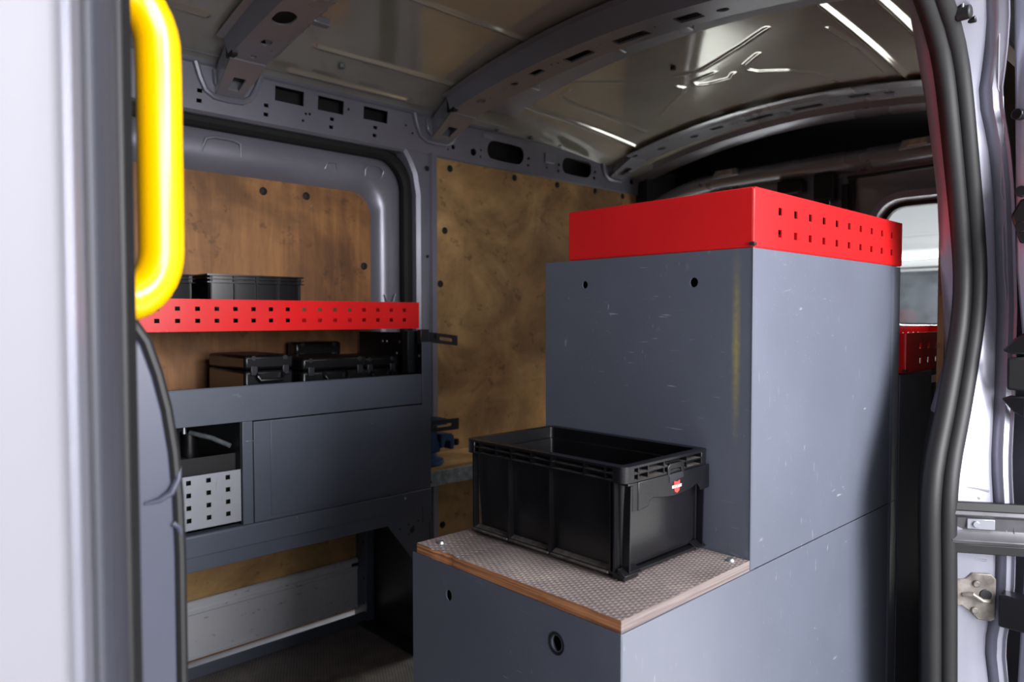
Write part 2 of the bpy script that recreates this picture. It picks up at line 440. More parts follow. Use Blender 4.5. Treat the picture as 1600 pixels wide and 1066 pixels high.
# ---- roof bows: hat-section pressings across the van, with slots
def bow(x0, x1, xf, slots, label):
    b = MB(); ys = [.34+1.38*k/28 for k in range(29)]
    foot_start = 1.66
    def zb(y): return crownb(y)
    # bottom strip with holes
    b.perf(lambda u, v, w: (u, v, zb(v)+w), x0, x1, .34, 1.665, slots, .004, (), [.34+1.325*k/26 for k in range(27)])
    # front side wall, front flange, rear slope, rear flange
    b.sheet([[(x0, y, zb(y)) for y in ys if y < 1.67], [(x0-.012, y, crown(y, x0)-.014) for y in ys if y < 1.67], [(x0-.03, y, crown(y, x0)-.011) for y in ys if y < 1.67]], .002)
    b.sheet([[(x1, y, zb(y)) for y in ys if y < 1.67], [(x1+.03, y, zb(y)+.028) for y in ys if y < 1.67], [(xf-.02, y, crown(y, xf)-.016) for y in ys if y < 1.67],
             [(xf-.014, y, crown(y, xf)-.008) for y in ys if y < 1.67]], .002)
    o = obj('roof_bow', b, m_silverd, CE, 0, .5); o['label'] = label
    # raised pads on the rear flange
    for y in (.62, .93, 1.12, 1.42):
        p = MB(); p.box(x1+.006, x1+.05, y-.012, y+.012, zb(y)+.008, zb(y)+.024); obj('stiffening_pad', p, m_silverd, o, .003)
    # foot: tapered bracket down to the rail with a square hole
    ft = MB(); xm = (x0+x1)/2; hw = (x1-x0)/2
    def fm(u, v, w):
        s = (v-1.62)/.115; h = hw*(1-.25*s)
        return (xm+u*h, v, zb(1.62)-.004-.055*s+w)
    ft.perf(fm, -1, 1, 1.62, 1.735, [(.05, 1.69, .38, .02, 'rect')], .004)
    for sgn in (-1, 1):
        ft.loft([[fm(sgn, 1.62, 0), fm(sgn, 1.62, .06)], [fm(sgn, 1.735, 0), fm(sgn, 1.735, .055)]], closed=False)
    obj('bow_foot', ft, m_silverd, o, .0015)
    bx = MB(); bx.box(x0-.004, x0+.01, 1.60, 1.635, zb(1.62)-.002, zb(1.62)+.04); obj('clip', bx, m_rubber, o, .002)
    return o
bow(.668, .752, .80, [(.70, 1.42, .022, .03, 'stadium'), (.712, 1.53, .012, .014, 'round'), (.712, 1.60, .008, .007, 'round'), (.735, 1.56, .004, .004, 'round'),
                      (.71, 1.2, .02, .04, 'rect'), (.71, 1.0, .02, .04, 'rect')], 'front roof bow above the far sliding door')
small2 = [(1.34+d, y, .003, .003, 'round') for y, d in ((.93, 0), (.955, .004), (1.105, 0), (1.12, .004), (1.245, .002), (1.262, -.004), (1.44, .0), (1.46, .01), (1.50, .004))]
bow(1.30, 1.395, 1.565, [(1.35, .872, .017, .03, 'rect'), (1.358, 1.03, .015, .046, 'rect'), (1.352, 1.184, .015, .04, 'rect'), (1.34, 1.318, .012, .02, 'rect'),
                       (1.357, .795, .010, .014, 'round'), (1.342, 1.404, .010, .012, 'round'), (1.335, 1.53, .014, .014, 'round')]+small2, 'middle roof bow with slotted underside')
small3 = [(2.185, y, .003, .003, 'round') for y in (.9, .92, 1.075, 1.09, 1.225, 1.24, 1.43, 1.47)]
bow(2.14, 2.24, 2.30, [(2.173, .833, .014, .03, 'rect'), (2.198, .996, .014, .045, 'rect'), (2.192, 1.153, .014, .045, 'rect'), (2.175, 1.295, .012, .022, 'rect'),
                     (2.182, .754, .012, .014, 'round'), (2.185, 1.386, .012, .014, 'round'), (2.185, 1.52, .014, .014, 'round')]+small3, 'rear roof bow above the rear doors')

# small clips on the roof skin
for x, y in ((.95, 1.62), (1.72, 1.16)):
    p = MB(); p.cyl((x, y, crown(y, x)-.012), (x, y, crown(y, x)-.001), .008, 12); obj('roof_plug', p, m_blackm if x > 1 else m_galv, CE, .002)

# ---- far side wall
WF = struct('wall_far', 'far side of the van: steel cant rail, pillar and plywood lining', 'wall', (1.2, 1.76, 0))
YR = 1.74
sq = [(.643, 1.369), (.642, 1.346), (.805, 1.367), (.805, 1.345), (.988, 1.367), (.986, 1.346), (1.122, 1.369), (1.121, 1.347)]
holes = [(x, z, .006, .0045, 'rect') for x, z in sq]
holes += [(.866, 1.402, .039, .018, 'rect'), (.983, 1.402, .038, .018, 'rect'), (1.122, 1.403, .039, .017, 'rect'), (.55, 1.402, .030, .018, 'rect')]
holes += [(1.622, 1.376, .082, .03, 'stadium'), (1.972, 1.377, .079, .029, 'stadium')]
holes += [(x, z, .0035, .0035, 'round') for x, z in ((.905, 1.348), (.912, 1.367), (.923, 1.368), (1.036, 1.402), (1.224, 1.393), (1.249, 1.375), (1.513, 1.368), (1.513, 1.348), (1.382, 1.35), (1.816, 1.355))]
holes += [(x, z, .006, .005, 'round') for x, z in ((1.726, 1.373), (1.726, 1.351), (1.876, 1.374), (1.876, 1.352), (2.072, 1.375), (2.069, 1.353))]
holes += [(1.483, 1.357, .012, .011, 'round'), (1.402, 1.36, .007, .007, 'round'), (2.295, 1.368, .012, .012, 'round')]
rl = MB(); rl.perf(lambda u, v, w: (u, YR-(v-1.325)*.10+w, v), .1, 2.34, 1.325, 1.428, holes, .004)
# top and bottom lips
xs = [.1, 1.0, 1.6, 2.34]
rl.sheet([[(x, YR-.010, 1.428) for x in xs], [(x, YR-.004, 1.436) for x in xs], [(x, YR-.004, 1.446) for x in xs], [(x, YR-.022, 1.452) for x in xs], [(x, YR-.03, 1.448) for x in xs]], .002)
rl.sheet([[(x, YR, 1.325) for x in xs], [(x, YR+.006, 1.320) for x in xs], [(x, YR+.03, 1.318) for x in xs]], .002)
rail = obj('cant_rail', rl, m_silver, WF, 0, .5); rail['label'] = 'silver steel rail with rectangular and oval openings'
bk = MB(); bk.box(.1, 2.34, YR+.035, YR+.05, 1.30, 1.47); obj('rail_shade_backing', bk, m_blackm, WF)  # painted black to stand for the shade inside the rail openings
def scoop(xc, w):   # U-shaped pressing around a bow foot
    p = [(xc-w*1.05, YR-.014, 1.432), (xc-w*.9, YR-.010, 1.40), (xc-w*.72, YR-.006, 1.374), (xc-w*.45, YR-.004, 1.362), (xc, YR-.004, 1.360),
         (xc+w*.45, YR-.004, 1.362), (xc+w*.72, YR-.006, 1.374), (xc+w*.9, YR-.010, 1.40), (xc+w*1.05, YR-.014, 1.432)]
    m = MB(); m.tube(p, .0075, 8); obj('pressed_rim', m, m_silver, rail)
    m = MB(); m.prism([(xc-w*.55, 1.425), (xc-w*.5, 1.39), (xc-w*.3, 1.376), (xc+w*.3, 1.376), (xc+w*.5, 1.39), (xc+w*.55, 1.425)], 'y', YR-.018, YR-.004)
    obj('foot_pad', m, m_silver, rail, .004)
for xc, w in ((.71, .075), (1.335, .082), (2.19, .085)): scoop(xc, w)
for x0, x1, z0, z1 in ((1.80, 1.85, 1.37, 1.405), (1.515, 1.56, 1.408, 1.425)):
    m = MB(); m.box(x0, x1, YR-.012, YR-.006, z0, z1); obj('pressed_pad', m, m_silver, rail, .004)
for x in (1.57, 1.72, 1.86, 2.0):
    m = MB(); m.cyl((x, YR-.03, 1.437), (x, YR-.012, 1.437), .006, 10); obj('weld_nut', m, m_silver, rail, .002)
# pillar between the sliding door and the rear plywood
pl = MB(); zs = [0, .3, .6, .9, 1.1, 1.2, 1.26, 1.30, 1.327]
def pilx(z):  # forward edge flares into the rail
    return 1.268-(.0 if z < 1.2 else .05*((z-1.2)/.127)**2)
pl.sheet([[(pilx(z)-.006, YR+.035, z) for z in zs], [(pilx(z), YR+.004, z) for z in zs], [(pilx(z)+.010, YR-.002, z) for z in zs], [(pilx(z)+.03, YR-.001, z) for z in zs],
          [(1.312, YR+.003, z) for z in zs], [(1.318, YR-.006, z) for z in zs], [(1.334, YR-.006, z) for z in zs], [(1.336, YR+.03, z) for z in zs]], .002)
pil = obj('door_pillar', pl, m_silver, WF, 0, .4)
for z in (.62, .78, 1.02, 1.28):
    m = disc_mesh('pillar_hole', .008 if z > 1.2 else .005, .001); link('plug', m, m_rubber, pil, (1.30, YR-.006, z))
# plywood lining
pw = MB(); pw.box(1.336, 2.335, YR+.004, YR+.016, .0, 1.328)
ply = obj('plywood_panel', pw, m_ply_wall, WF, .0015); ply['label'] = 'worn plywood side panel behind the tall cabinet'
screw = disc_mesh('screw_head', .0105, .004)
for x, z in ((1.394, 1.294), (1.668, 1.302), (1.877, 1.304), (2.085, 1.307), (2.249, 1.307), (1.373, 1.103), (1.343+.012, .94), (1.355, .367), (1.36, .199), (1.494, .2)):
    link('screw', screw, m_blackm, ply, (x, YR+.004, z))
sb = MB(); sb.box(-.05, 2.42, 1.80, 1.82, -.02, 1.50); obj('outer_skin', sb, m_silverd, WF)

# ---- far sliding door (door_1): pressed frame, rubber seal, plywood
D1 = struct('door_1', 'closed far sliding door lined with brown plywood', 'door', (.7, 1.78, 0))
def ell(xr, zt, r, n=10):   # path: along the top from the left, round the corner, down
    p = [(-.04, zt), (.3, zt), (.7, zt), (xr-r-.15, zt)]+[(xr-r+r*math.sin(a), zt-r+r*math.cos(a)) for a in [PI/2*k/n for k in range(n+1)]]+[(xr, zt-r-.2), (xr, .6), (xr, .3), (xr, 0)]
    return p
prof = [(1.248, 1.306, .10, 1.800), (1.228, 1.296, .092, 1.776), (1.214, 1.284, .088, 1.766), (1.185, 1.255, .082, 1.760), (1.165, 1.232, .078, 1.762), (1.152, 1.212, .072, 1.770), (1.140, 1.196, .066, 1.786), (1.136, 1.190, .064, 1.794)]
dm = MB(); dm.loft([[(x, yy, z) for x, z in ell(xr, zt, r)] for xr, zt, r, yy in prof], closed=False)
dfr = obj('door_frame', dm, m_silver, D1, 0, .9)
ds = MB(); p = ell(1.250, 1.309, .10); ds.tube([(x, 1.772, z) for x, z in p], .019, 10); obj('door_seal', ds, m_blackm, D1)
ds = MB(); p = ell(1.263, 1.318, .105); ds.tube([(x, 1.782, z) for x, z in p], .010, 8); obj('seal_lip', ds, m_blackm, D1)
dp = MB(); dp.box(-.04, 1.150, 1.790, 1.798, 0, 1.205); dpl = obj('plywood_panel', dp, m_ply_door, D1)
for x, z in ((.799+.02, 1.163), (.919+.02, 1.164), (1.096+.02, .985)): link('screw', screw, m_blackm, dpl, (x, 1.790, z))
# pressed marks on the frame
def emboss(pts, r=.003):
    m = MB(); m.tube([(x, y-.0045, z) for x, y, z in pts], r*1.3, 8); obj('pressed_mark', m, m_silver, dfr)
emboss([(.655, 1.769, 1.236), (.665, 1.762, 1.266), (.685, 1.763, 1.273), (.73, 1.763, 1.273), (.748, 1.762, 1.266), (.752, 1.769, 1.236)])
emboss([(.98, 1.767, 1.238), (.985, 1.762, 1.256), (1.01, 1.762, 1.258), (1.018, 1.767, 1.240)], .002)
emboss([(1.105, 1.768, 1.235), (1.103, 1.762, 1.256), (1.115, 1.762, 1.268), (1.15, 1.762, 1.268), (1.163, 1.762, 1.256), (1.158, 1.766, 1.235), (1.13, 1.768, 1.228), (1.105, 1.768, 1.235)], .002)
emboss([(1.165, 1.762, .905), (1.17, 1.760, .885), (1.19, 1.760, .88), (1.2, 1.762, .905)], .003)

# ---- front bulkhead (closes the load space behind the grab handle)
WB = struct('wall_front', 'steel bulkhead between cab and load space', 'wall', (.05, 1.0, 0))
m = MB(); m.box(-.07, -.05, .28, 1.80, -.02, 1.55); obj('bulkhead_panel', m, m_rack, WB)

# ---- rear end
WR = struct('wall_rear', 'rear frame of the van with header beam and black recess panel', 'wall', (2.45, 1.03, 0))
XR = 2.42
hd = MB()
prof = [(2.40, 1.318), (2.385, 1.330), (2.382, 1.350), (2.395, 1.368), (2.42, 1.378), (2.46, 1.378), (2.46, 1.312), (2.42, 1.310)]
rings = []
for y in [.30+1.10*k/8 for k in range(9)]+[1.5, 1.58, 1.64, 1.69, 1.72]:
    dz = -.5*max(0, y-1.40)**2*2.2; dx = -.25*max(0, y-1.45)
    rings.append([(x+dx, y, z+dz) for x, z in prof])
hd.loft(rings); hdr = obj('header_beam', hd, m_silverd, WR, 0, .9)
for y in (.74, 1.375):
    m = MB(); m.prism([(y-.05, 1.348), (y-.042, 1.374), (y+.042, 1.374), (y+.055, 1.345)], 'x', 2.371, 2.392); o = obj('lamp_recess', m, m_silverd, hdr, .004)
    m = MB(); m.prism([(y-.028, 1.352), (y-.026, 1.371), (y+.026, 1.371), (y+.028, 1.352)], 'x', 2.366, 2.373); obj('lamp_cover', m, m_beige, o, .003)
m = MB(); m.box(2.33, 2.50, .28, 1.80, 1.36, 1.62); 
m = MB(); m.box(2.47, 2.50, .28, 1.80, 1.30, 1.60); m.box(2.30, 2.50, .28, 1.80, 1.552, 1.58); obj('black_recess_panel', m, m_blackm, WR)  # matt black panel closing the recess above the header beam
rows = []
for x, dz in ((2.302, .010), (2.335, -.012), (2.36, -.022), (2.37, -.012)):
    rows.append([(x, .30+1.44*k/16, crown(.30+1.44*k/16, 2.30)+dz) for k in range(17)])
m = MB(); m.sheet(rows, .003); obj('rear_roof_lip', m, m_silverd, WR, 0, .9)
# far rear corner post
m = MB(); m.loft([[(2.34, 1.70, z), (2.37, 1.66, z), (2.42, 1.62, z), (2.48, 1.62, z), (2.48, 1.80, z), (2.34, 1.80, z)] for z in (0, .5, 1.0, 1.40)]); obj('corner_post', m, m_rackblack, WR, .004)
m = MB(); m.box(2.34, 2.48, 1.64, 1.80, 1.40, 1.5); obj('corner_cap', m, m_blackm, WR, .01)
# two rear doors with windows
def rear_door(name, y0, y1, wy0, wy1, label):
    D = struct(name, label, 'door', (2.45, (y0+y1)/2, 0))
    z0, z1, wz0, wz1 = -.02, 1.315, .80, 1.195
    R = .07
    def rr(a0, a1, b0, b1, r, n=6):
        q = []
        for cx, cz, s in ((a1-r, b1-r, 0), (a0+r, b1-r, 1), (a0+r, b0+r, 2), (a1-r, b0+r, 3)):
            q += [(cx+r*math.cos(PI/2*(s+k/n)), cz+r*math.sin(PI/2*(s+k/n))) for k in range(n+1)]
        return q
    outer = rr(y0, y1, z0, z1, .03)
    mid = rr(wy0-.05, wy1+.05, wz0-.05, wz1+.05, R+.04); e1 = rr(wy0-.032, wy1+.032, wz0-.032, wz1+.032, R+.03); e2 = rr(wy0-.012, wy1+.012, wz0-.012, wz1+.012, R+.01); inn = rr(wy0, wy1, wz0, wz1, R)
    m = MB(); m.loft([[(2.440, a, b) for a, b in outer], [(2.434, a, b) for a, b in mid], [(2.422, a, b) for a, b in e1], [(2.426, a, b) for a, b in e2], [(2.455, a, b) for a, b in inn]], True, False)
    m.loft([[(2.440, a, b) for a, b in outer], [(2.475, a, b) for a, b in outer], [(2.475, a, b) for a, b in inn], [(2.455, a, b) for a, b in inn]], True, False)
    fr = obj('door_frame', m, m_silverd, D, 0, .7)
    m = MB(); m.loft([[(2.452, a, b) for a, b in rr(wy0-.004, wy1+.004, wz0-.004, wz1+.004, R)], [(2.445, a, b) for a, b in rr(wy0+.012, wy1-.012, wz0+.012, wz1-.012, R-.01)], [(2.458, a, b) for a, b in rr(wy0+.014, wy1-.014, wz0+.014, wz1-.014, R-.012)]], True, False); obj('window_seal', m, m_rubber, D)
    m = MB(); m.box(2.456, 2.460, wy0-.004, wy1+.004, wz0-.004, wz1+.004); obj('window_pane', m, m_glass, D)
    return D
rear_door('door_2', .36, 1.025, .42, .865, 'near rear door with a window showing the bright workshop')
rear_door('door_3', 1.035, 1.64, 1.18, 1.56, 'far rear door, mostly hidden behind the red tray')
# latch mechanism at the top of the rear doors
LT = thing('door_latch', 'black rear door latch mechanism under the header beam', 'latch', (2.42, 1.08, 1.28))
m = MB(); m.box(2.395, 2.438, 1.10, 1.19, 1.262, 1.305); obj('latch_housing', m, m_black, LT, .004)
m = MB(); m.box(2.398, 2.402, 1.115, 1.175, 1.258, 1.266); obj('latch_tongue', m, m_galv, LT, .001)
m = MB(); m.box(2.40, 2.438, .995, 1.065, 1.225, 1.315); obj('catch_block', m, m_black, LT, .006)
m = MB(); m.box(2.405, 2.43, 1.02, 1.05, 1.10, 1.235); m.box(2.405, 2.43, .955, .975, 1.19, 1.27); m.box(2.42, 2.438, .94, .96, 1.16, 1.29); obj('latch_rod', m, m_black, LT, .003)
m = MB(); m.box(2.412, 2.436, 1.15, 1.20, 1.12, 1.25); obj('latch_bar', m, m_black, LT, .003)
m = MB(); m.tube([(2.395, .70, 1.288), (2.395, .95, 1.286)], .006, 8); obj('guide_rod', m, m_black, LT)

# ---- near side: door opening, C-pillar, seal, lining
WN = struct('wall_near', 'near side body of the van around the open sliding door', 'wall', (1.5, .28, 0))
m = MB(); m.box(-.05, 2.42, .24, .31, 1.285, 1.46); obj('upper_rail', m, m_silverd, WN, .01)
m = MB(); m.box(1.20, 2.45, .225, .245, -.3, 1.40); obj('side_skin', m, m_silver, WN)
m = MB(); m.box(-.05, 1.3, .22, .275, -.30, -.03); obj('sill', m, m_silver, WN, .01)
m = MB(); m.box(1.160, 2.38, .322, .331, .0, 1.28); o = obj('plywood_panel', m, m_ply_door, WN); o['label'] = 'thin plywood lining edge beside the door seal'
# C-pillar: rear edge of the door opening
def interp(tab, z):
    if z <= tab[0][0]: return tab[0][1]
    for (a, va), (b, vb) in zip(tab, tab[1:]):
        if z <= b: return va+(vb-va)*(z-a)/(b-a)
    return tab[-1][1]
seal_x = [(-.1, 1.012), (.38, 1.003), (.50, .995), (.599, .986), (.63, .990), (.661, 1.000), (.709, 1.033), (.774, 1.068), (.831, 1.095), (.865, 1.102), (.895, 1.103), (.94, 1.091),
          (.988, 1.073), (1.037, 1.053), (1.122, 1.017), (1.169, .989), (1.206, .936), (1.24, .87), (1.27, .78)]
flange_x = [(.70, 1.06), (.781, 1.130), (.831, 1.124), (.913, 1.102), (1.007, 1.083), (1.044, 1.066), (1.117, 1.030), (1.158, 1.003), (1.223, .96), (1.27, .86)]
zs = [-.08+1.36*k/60 for k in range(61)]
def sx(z):   # smoothed
    return sum(interp(seal_x, z+d) for d in (-.02, -.01, 0, .01, .02))/5
# double-lobed rubber seal
se = MB(); se.tube([(sx(z)-.004, .284, z) for z in zs], .0115, 12); so = obj('door_seal', se, m_rubber, WN, 0, 1.2)
so['label'] = 'black double-lobed rubber door seal'
se = MB(); se.tube([(sx(z)+.010, .270, z) for z in zs], .0115, 12); obj('seal_lobe', se, m_rubber, so, 0, 1.2)
# painted inner flange behind the seal
zf = [z for z in zs if z > .70]
fl = MB(); fl.sheet([[(sx(z), .288, z) for z in zf], [((sx(z)+interp(flange_x, z))/2, .302, z) for z in zf], [(interp(flange_x, z), .311, z) for z in zf], [(interp(flange_x, z)+.02, .318, z) for z in zf]], .002)
obj('inner_flange', fl, m_silver, WN, 0, .9)
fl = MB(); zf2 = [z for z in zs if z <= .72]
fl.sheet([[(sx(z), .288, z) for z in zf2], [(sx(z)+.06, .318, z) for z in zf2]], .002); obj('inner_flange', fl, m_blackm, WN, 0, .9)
# jamb skin with groove and outer lip
groove = [(-.1, 4.45), (.35, 4.60), (.43, 4.42), (.50, 4.62), (.56, 4.62), (.66, 4.48), (.73, 4.52), (.85, 4.55), (1.0, 4.42), (1.05, 4.32), (1.09, 4.18), (1.115, 4.08), (1.14, 4.16), (1.19, 4.24), (1.25, 4.14)]
def gr(z): return sum(interp(groove, z+d) for d in (-.012, 0, .012))/3
def along(z, ratio):
    ax, ay = sx(z)+.012, .272
    t = (ratio*ay-ax)/(.044+ratio*.068); return (ax+.044*t, ay-.068*t, z)
def off(p, d):      # push along the jamb normal (away from the opening)
    return (p[0]+d*.84, p[1]+d*.54, p[2])
rows = []
for fn in (lambda z: (sx(z)+.004, .276, z), lambda z: off(along(z, (gr(z)-.12)*.5+.5*(sx(z)+.012)/.272), -.002), lambda z: along(z, gr(z)-.12), lambda z: off(along(z, gr(z)-.05), .004), lambda z: off(along(z, gr(z)), .017), lambda z: off(along(z, gr(z)+.07), .008),
           lambda z: off(along(z, gr(z)+.13), .000), lambda z: off(along(z, gr(z)+.17), -.003), lambda z: off(along(z, gr(z)+.30), -.001), lambda z: off(along(z, gr(z)+.34), -.004), lambda z: off(along(z, gr(z)+.38), .000), lambda z: off(along(z, gr(z)+.42), .03), lambda z: off(along(z, gr(z)+.42), .12)):
    rows.append([fn(z) for z in zs])
jb = MB(); jb.sheet(rows, .0015); jamb = obj('c_pillar_jamb', jb, m_silver, WN, 0, 1.0); jamb['label'] = 'silver painted door jamb with a pressed groove'
# seam lines on the jamb skin
def jline(name, pts, r, mat):
    m = MB(); m.tube([off(along(z, q), -.0025) for q, z in pts], r, 6); obj(name, m, mat, jamb)
jline('panel_seam', [(3.72, .632), (3.95, .630), (4.2, .628), (4.4, .626)], .0012, m_silverd)
jline('panel_seam', [(3.72, .545), (3.95, .543), (4.2, .541), (4.38, .540)], .0012, m_silverd)
jline('weld_edge', [(4.40, 1.18), (4.40, 1.12), (4.50, 1.11), (4.52, 1.06), (4.50, 1.0), (4.60, .985), (4.62, .97), (4.56, .955), (4.6, .90), (4.68, .86)], .0012, m_silverd)
for q, z in ((3.80, .618), (3.98, .618), (4.2, .617), (3.78, .47), (4.1, .46), (3.9, .60)):
    p = off(along(z, q), -.001); m = MB(); m.cyl(off(p, -.0015), p, .0022, 8); obj('spot_weld', m, m_silver, jamb, .0006)

# sliding door guide rail let into the jamb
GR = thing('door_rail', 'shiny metal sliding door rail let into the silver jamb', 'rail', (1.01, .26, .585))
def rp(t, z, d=0): return (1.000+.044*t-d*.84, .270-.068*t-d*.54, z)
m = MB()
m.loft([[rp(t, .603, .001), rp(t, .603, .010), rp(t, .598, .012), rp(t, .594, .006), rp(t, .578, .003), rp(t, .573, .006), rp(t, .567, .013), rp(t, .562, .010), rp(t, .562, .001)] for t in (.02, .2, .5, .8, 1.2)])
obj('rail_channel', m, m_railsteel, GR, .0008)
m = MB(); m.loft([[rp(t, .609, -.004), rp(t, .609, .006), rp(t, .557, .007), rp(t, .557, -.004)] for t in (-.10, .03)]); obj('end_stop', m, m_rubber, GR, .002)
m = MB(); m.loft([[rp(t, .613, .000), rp(t, .613, .008), rp(t, .603, .010), rp(t, .603, .000)] for t in (-.05, .3, .7, 1.2)]); m.loft([[rp(t, .562, .000), rp(t, .562, .010), rp(t, .550, .008), rp(t, .550, .000)] for t in (-.05, .3, .7, 1.2)]); obj('rail_gasket', m, m_rubber, GR, .001)
m = MB(); m.loft([[rp(t, .593, .004), rp(t, .593, .007), rp(t, .580, .007), rp(t, .580, .004)] for t in (.24, .62)]); sp = obj('rail_plate', m, m_silverd, GR, .001)
m = MB(); m.cyl(rp(.36, .5865, .006), rp(.36, .5865, .0095), .0042, 12); obj('rail_screw', m, m_steel, sp, .0008)

# striker plate on the jamb
SK = thing('striker_plate', 'weathered metal striker plate bolted on the silver jamb below the rail', 'striker', (1.03, .25, .49))
def kp(a, z, d): return (1.007+.036*a-d*.84, .2685-.0557*a-d*.54, z)
pts = [(.02, .514), (.18, .516), (.26, .524), (.50, .524), (.56, .518), (.56, .468), (.50, .465), (.34, .466), (.26, .474), (.14, .482), (.02, .480)]
m = MB(); m.loft([[kp(a*1.35, z, .002) for a, z in pts], [kp(a*1.35, z, .0055) for a, z in pts]]); sk = obj('plate', m, m_dirty, SK, .0015)
for a, z in ((.42, .511), (.40, .478)):
    m = MB(); m.cyl(kp(a, z, .005), kp(a, z, .0085), .0042, 12); obj('bolt', m, m_dirty, SK, .001)
m = MB(); m.tube([kp(.2, .496, .006), kp(.35, .499, .010), kp(.5, .492, .011), kp(.66, .490, .006)], .0028, 8); obj('striker_pin', m, m_dirty, SK)
m = MB(); m.cyl(kp(.58, .498, .005), kp(.58, .498, .0065), .007, 12); obj('pin_washer', m, m_rubber, SK, .001)

# the opened near sliding door, seen edge-on at the far right
SD = thing('sliding_door', 'opened silver sliding door, edge seen at the right of the jamb', 'door', (1.25, .14, -.2))
m = MB(); zz = [-.2, .3, .62, .70, .9, 1.1, 1.3]
def dx(z): return 1.085-.045*max(0, (z-.9)/.35)-(.0 if z > .6 else .05)
yd = lambda z: .222 if z > .75 else .204
m.loft([[(dx(z), yd(z), z), (dx(z)-.004, yd(z)-.008, z), (dx(z)-.004, .13, z), (dx(z)+.01, .118, z), (2.0, .118, z), (2.0, yd(z)-.007, z), (dx(z)+.05, yd(z), z)] for z in zz])
obj('door_shell', m, m_silver, SD, .003)
for z in (1.085, .993, .95):
    m = MB(); m.cyl((dx(z)-.012, .214-(.0 if z < 1.05 else -.004), z), (dx(z), .214, z), .007, 10); obj('buffer_bolt', m, m_black, SD, .001)
m = MB(); m.prism([(.226, .965), (.216, .985), (.19, .985), (.19, .93), (.216, .93)], 'x', dx(.95)-.010, dx(.95)-.003); obj('hinge_cover', m, m_black, SD, .003)
DL = thing('door_lock_guide', 'black pointed plastic guide block on the sliding door edge', 'guide', (1.07, .21, .78))
def dg(poly): return [(y, z) for y, z in poly]
for poly in ([(.231, .797), (.219, .812), (.205, .822), (.205, .793), (.222, .793)], [(.231, .737), (.219, .722), (.205, .712), (.205, .741), (.222, .741)]):
    m = MB(); m.prism(poly, 'x', 1.066, 1.078); obj('pointed_fin', m, m_black, DL, .002)
m = MB(); m.box(1.066, 1.080, .20, .2255, .748, .789); obj('guide_block', m, m_blackm, DL, .003)
o = MB(); o.box(1.015, 1.040, .165, .2185, .465, .505); tag(obj('rubber_buffer', o, m_black, None, .003), 'small black rubber buffer block beside the groove at far right', 'buffer')
HK = thing('upper_roller', 'dark greasy roller bracket at the top of the door jamb', 'roller', (.93, .255, 1.195))
m = MB(); m.box(.958, .985, .252, .268, 1.194, 1.235); obj('roller_arm', m, m_black, HK, .003)
m = MB(); m.cyl((.965, .246, 1.192), (.965, .262, 1.192), .008, 12); obj('roller', m, m_rubber, HK, .002)
m = MB(); m.cyl((.985, .246, 1.190), (.985, .262, 1.190), .005, 12); obj('roller_bolt', m, m_black, HK, .001)

# ---- front edge of the opening: pale front door, grey pillar, bulkhead edge, yellow handle
FD = thing('front_door', 'pale van front door skin filling the left edge', 'door', (-.4, .21, -.2))
m = MB(); m.prism([(-.9, .197), (.034, .197), (.040, .199), (.043, .204), (.043, .216), (.036, .222), (-.9, .222)], 'z', -.2, 1.4)
obj('door_skin', m, m_white, FD, 0, .6)
m = MB(); m.prism([(.030, .222), (.047, .216), (.0495, .222), (.049, .236), (.03, .236)], 'z', -.2, 1.4); obj('door_edge_trim', m, m_silver, FD, .001)
BP = thing('b_pillar', 'grey sealed door pillar with vertical grooves beside the pale door', 'pillar', (.06, .33, -.1))
m = MB(); m.prism([(.03, .240), (.0525, .240), (.0555, .247), (.0585, .258), (.0605, .2615), (.0600, .268), (.03, .268)], 'z', -.2, 1.4); obj('outer_strip', m, m_silver, BP, .0015)
m = MB(); m.prism([(.02, .266), (.0615, .266), (.0635, .270), (.0625, .282), (.02, .282)], 'z', -.2, 1.4); obj('pillar_gap_seal', m, m_rubber, BP, .001)
m = MB(); m.prism([(.0, .280), (.0675, .280), (.071, .284), (.0730, .295), (.0725, .298), (.0765, .302), (.0825, .320), (.0865, .336), (.0855, .342), (.0905, .348), (.0985, .368), (.1035, .382), (.1015, .40), (.0, .40)], 'z', -.2, 1.4); obj('pillar_body', m, m_pillar, BP, .001)
m = MB(); m.prism([(.0, .395), (.106, .385), (.1125, .392), (.1135, .405), (.110, .415), (.0, .415)], 'z', -.2, 1.4); obj('pillar_rubber', m, m_rubber, BP, .001)

# bulkhead edge panel below the handle
BE = thing('bulkhead_edge', 'blue-grey bulkhead edge panel with black rubber trim below the yellow handle', 'panel', (.14, .50, 0))
out = [(.105, .836), (.140, .834), (.1475, .822), (.1540, .802), (.1595, .778), (.1635, .75), (.1655, .72), (.1665, .68), (.1665, 0), (.105, 0)]
m = MB(); m.prism(out, 'y', .500, .520); obj('edge_panel', m, m_bulk, BE, .003)
tr = [(.130, .839), (.1415, .836), (.149, .824), (.1556, .803), (.161, .779), (.165, .75), (.1672, .72), (.1682, .68), (.1682, .60), (.1682, .3), (.1682, .0)]
m = MB(); m.tube([(x, .502, z) for x, z in tr], .0042, 10); obj('rubber_trim', m, m_rubber, BE)
m = MB(); m.tube([(.146, .4995, .719), (.155, .499, .720), (.162, .4985, .724), (.1665, .499, .732), (.1685, .501, .740)], [.001, .002, .0028, .0024, .0015], 10); obj('bent_clip', m, m_bulk, BE)
m = MB(); m.tube([(.163, .4995, .703), (.1665, .499, .700), (.1685, .500, .694)], .002, 8); obj('bent_clip', m, m_bulk, BE)
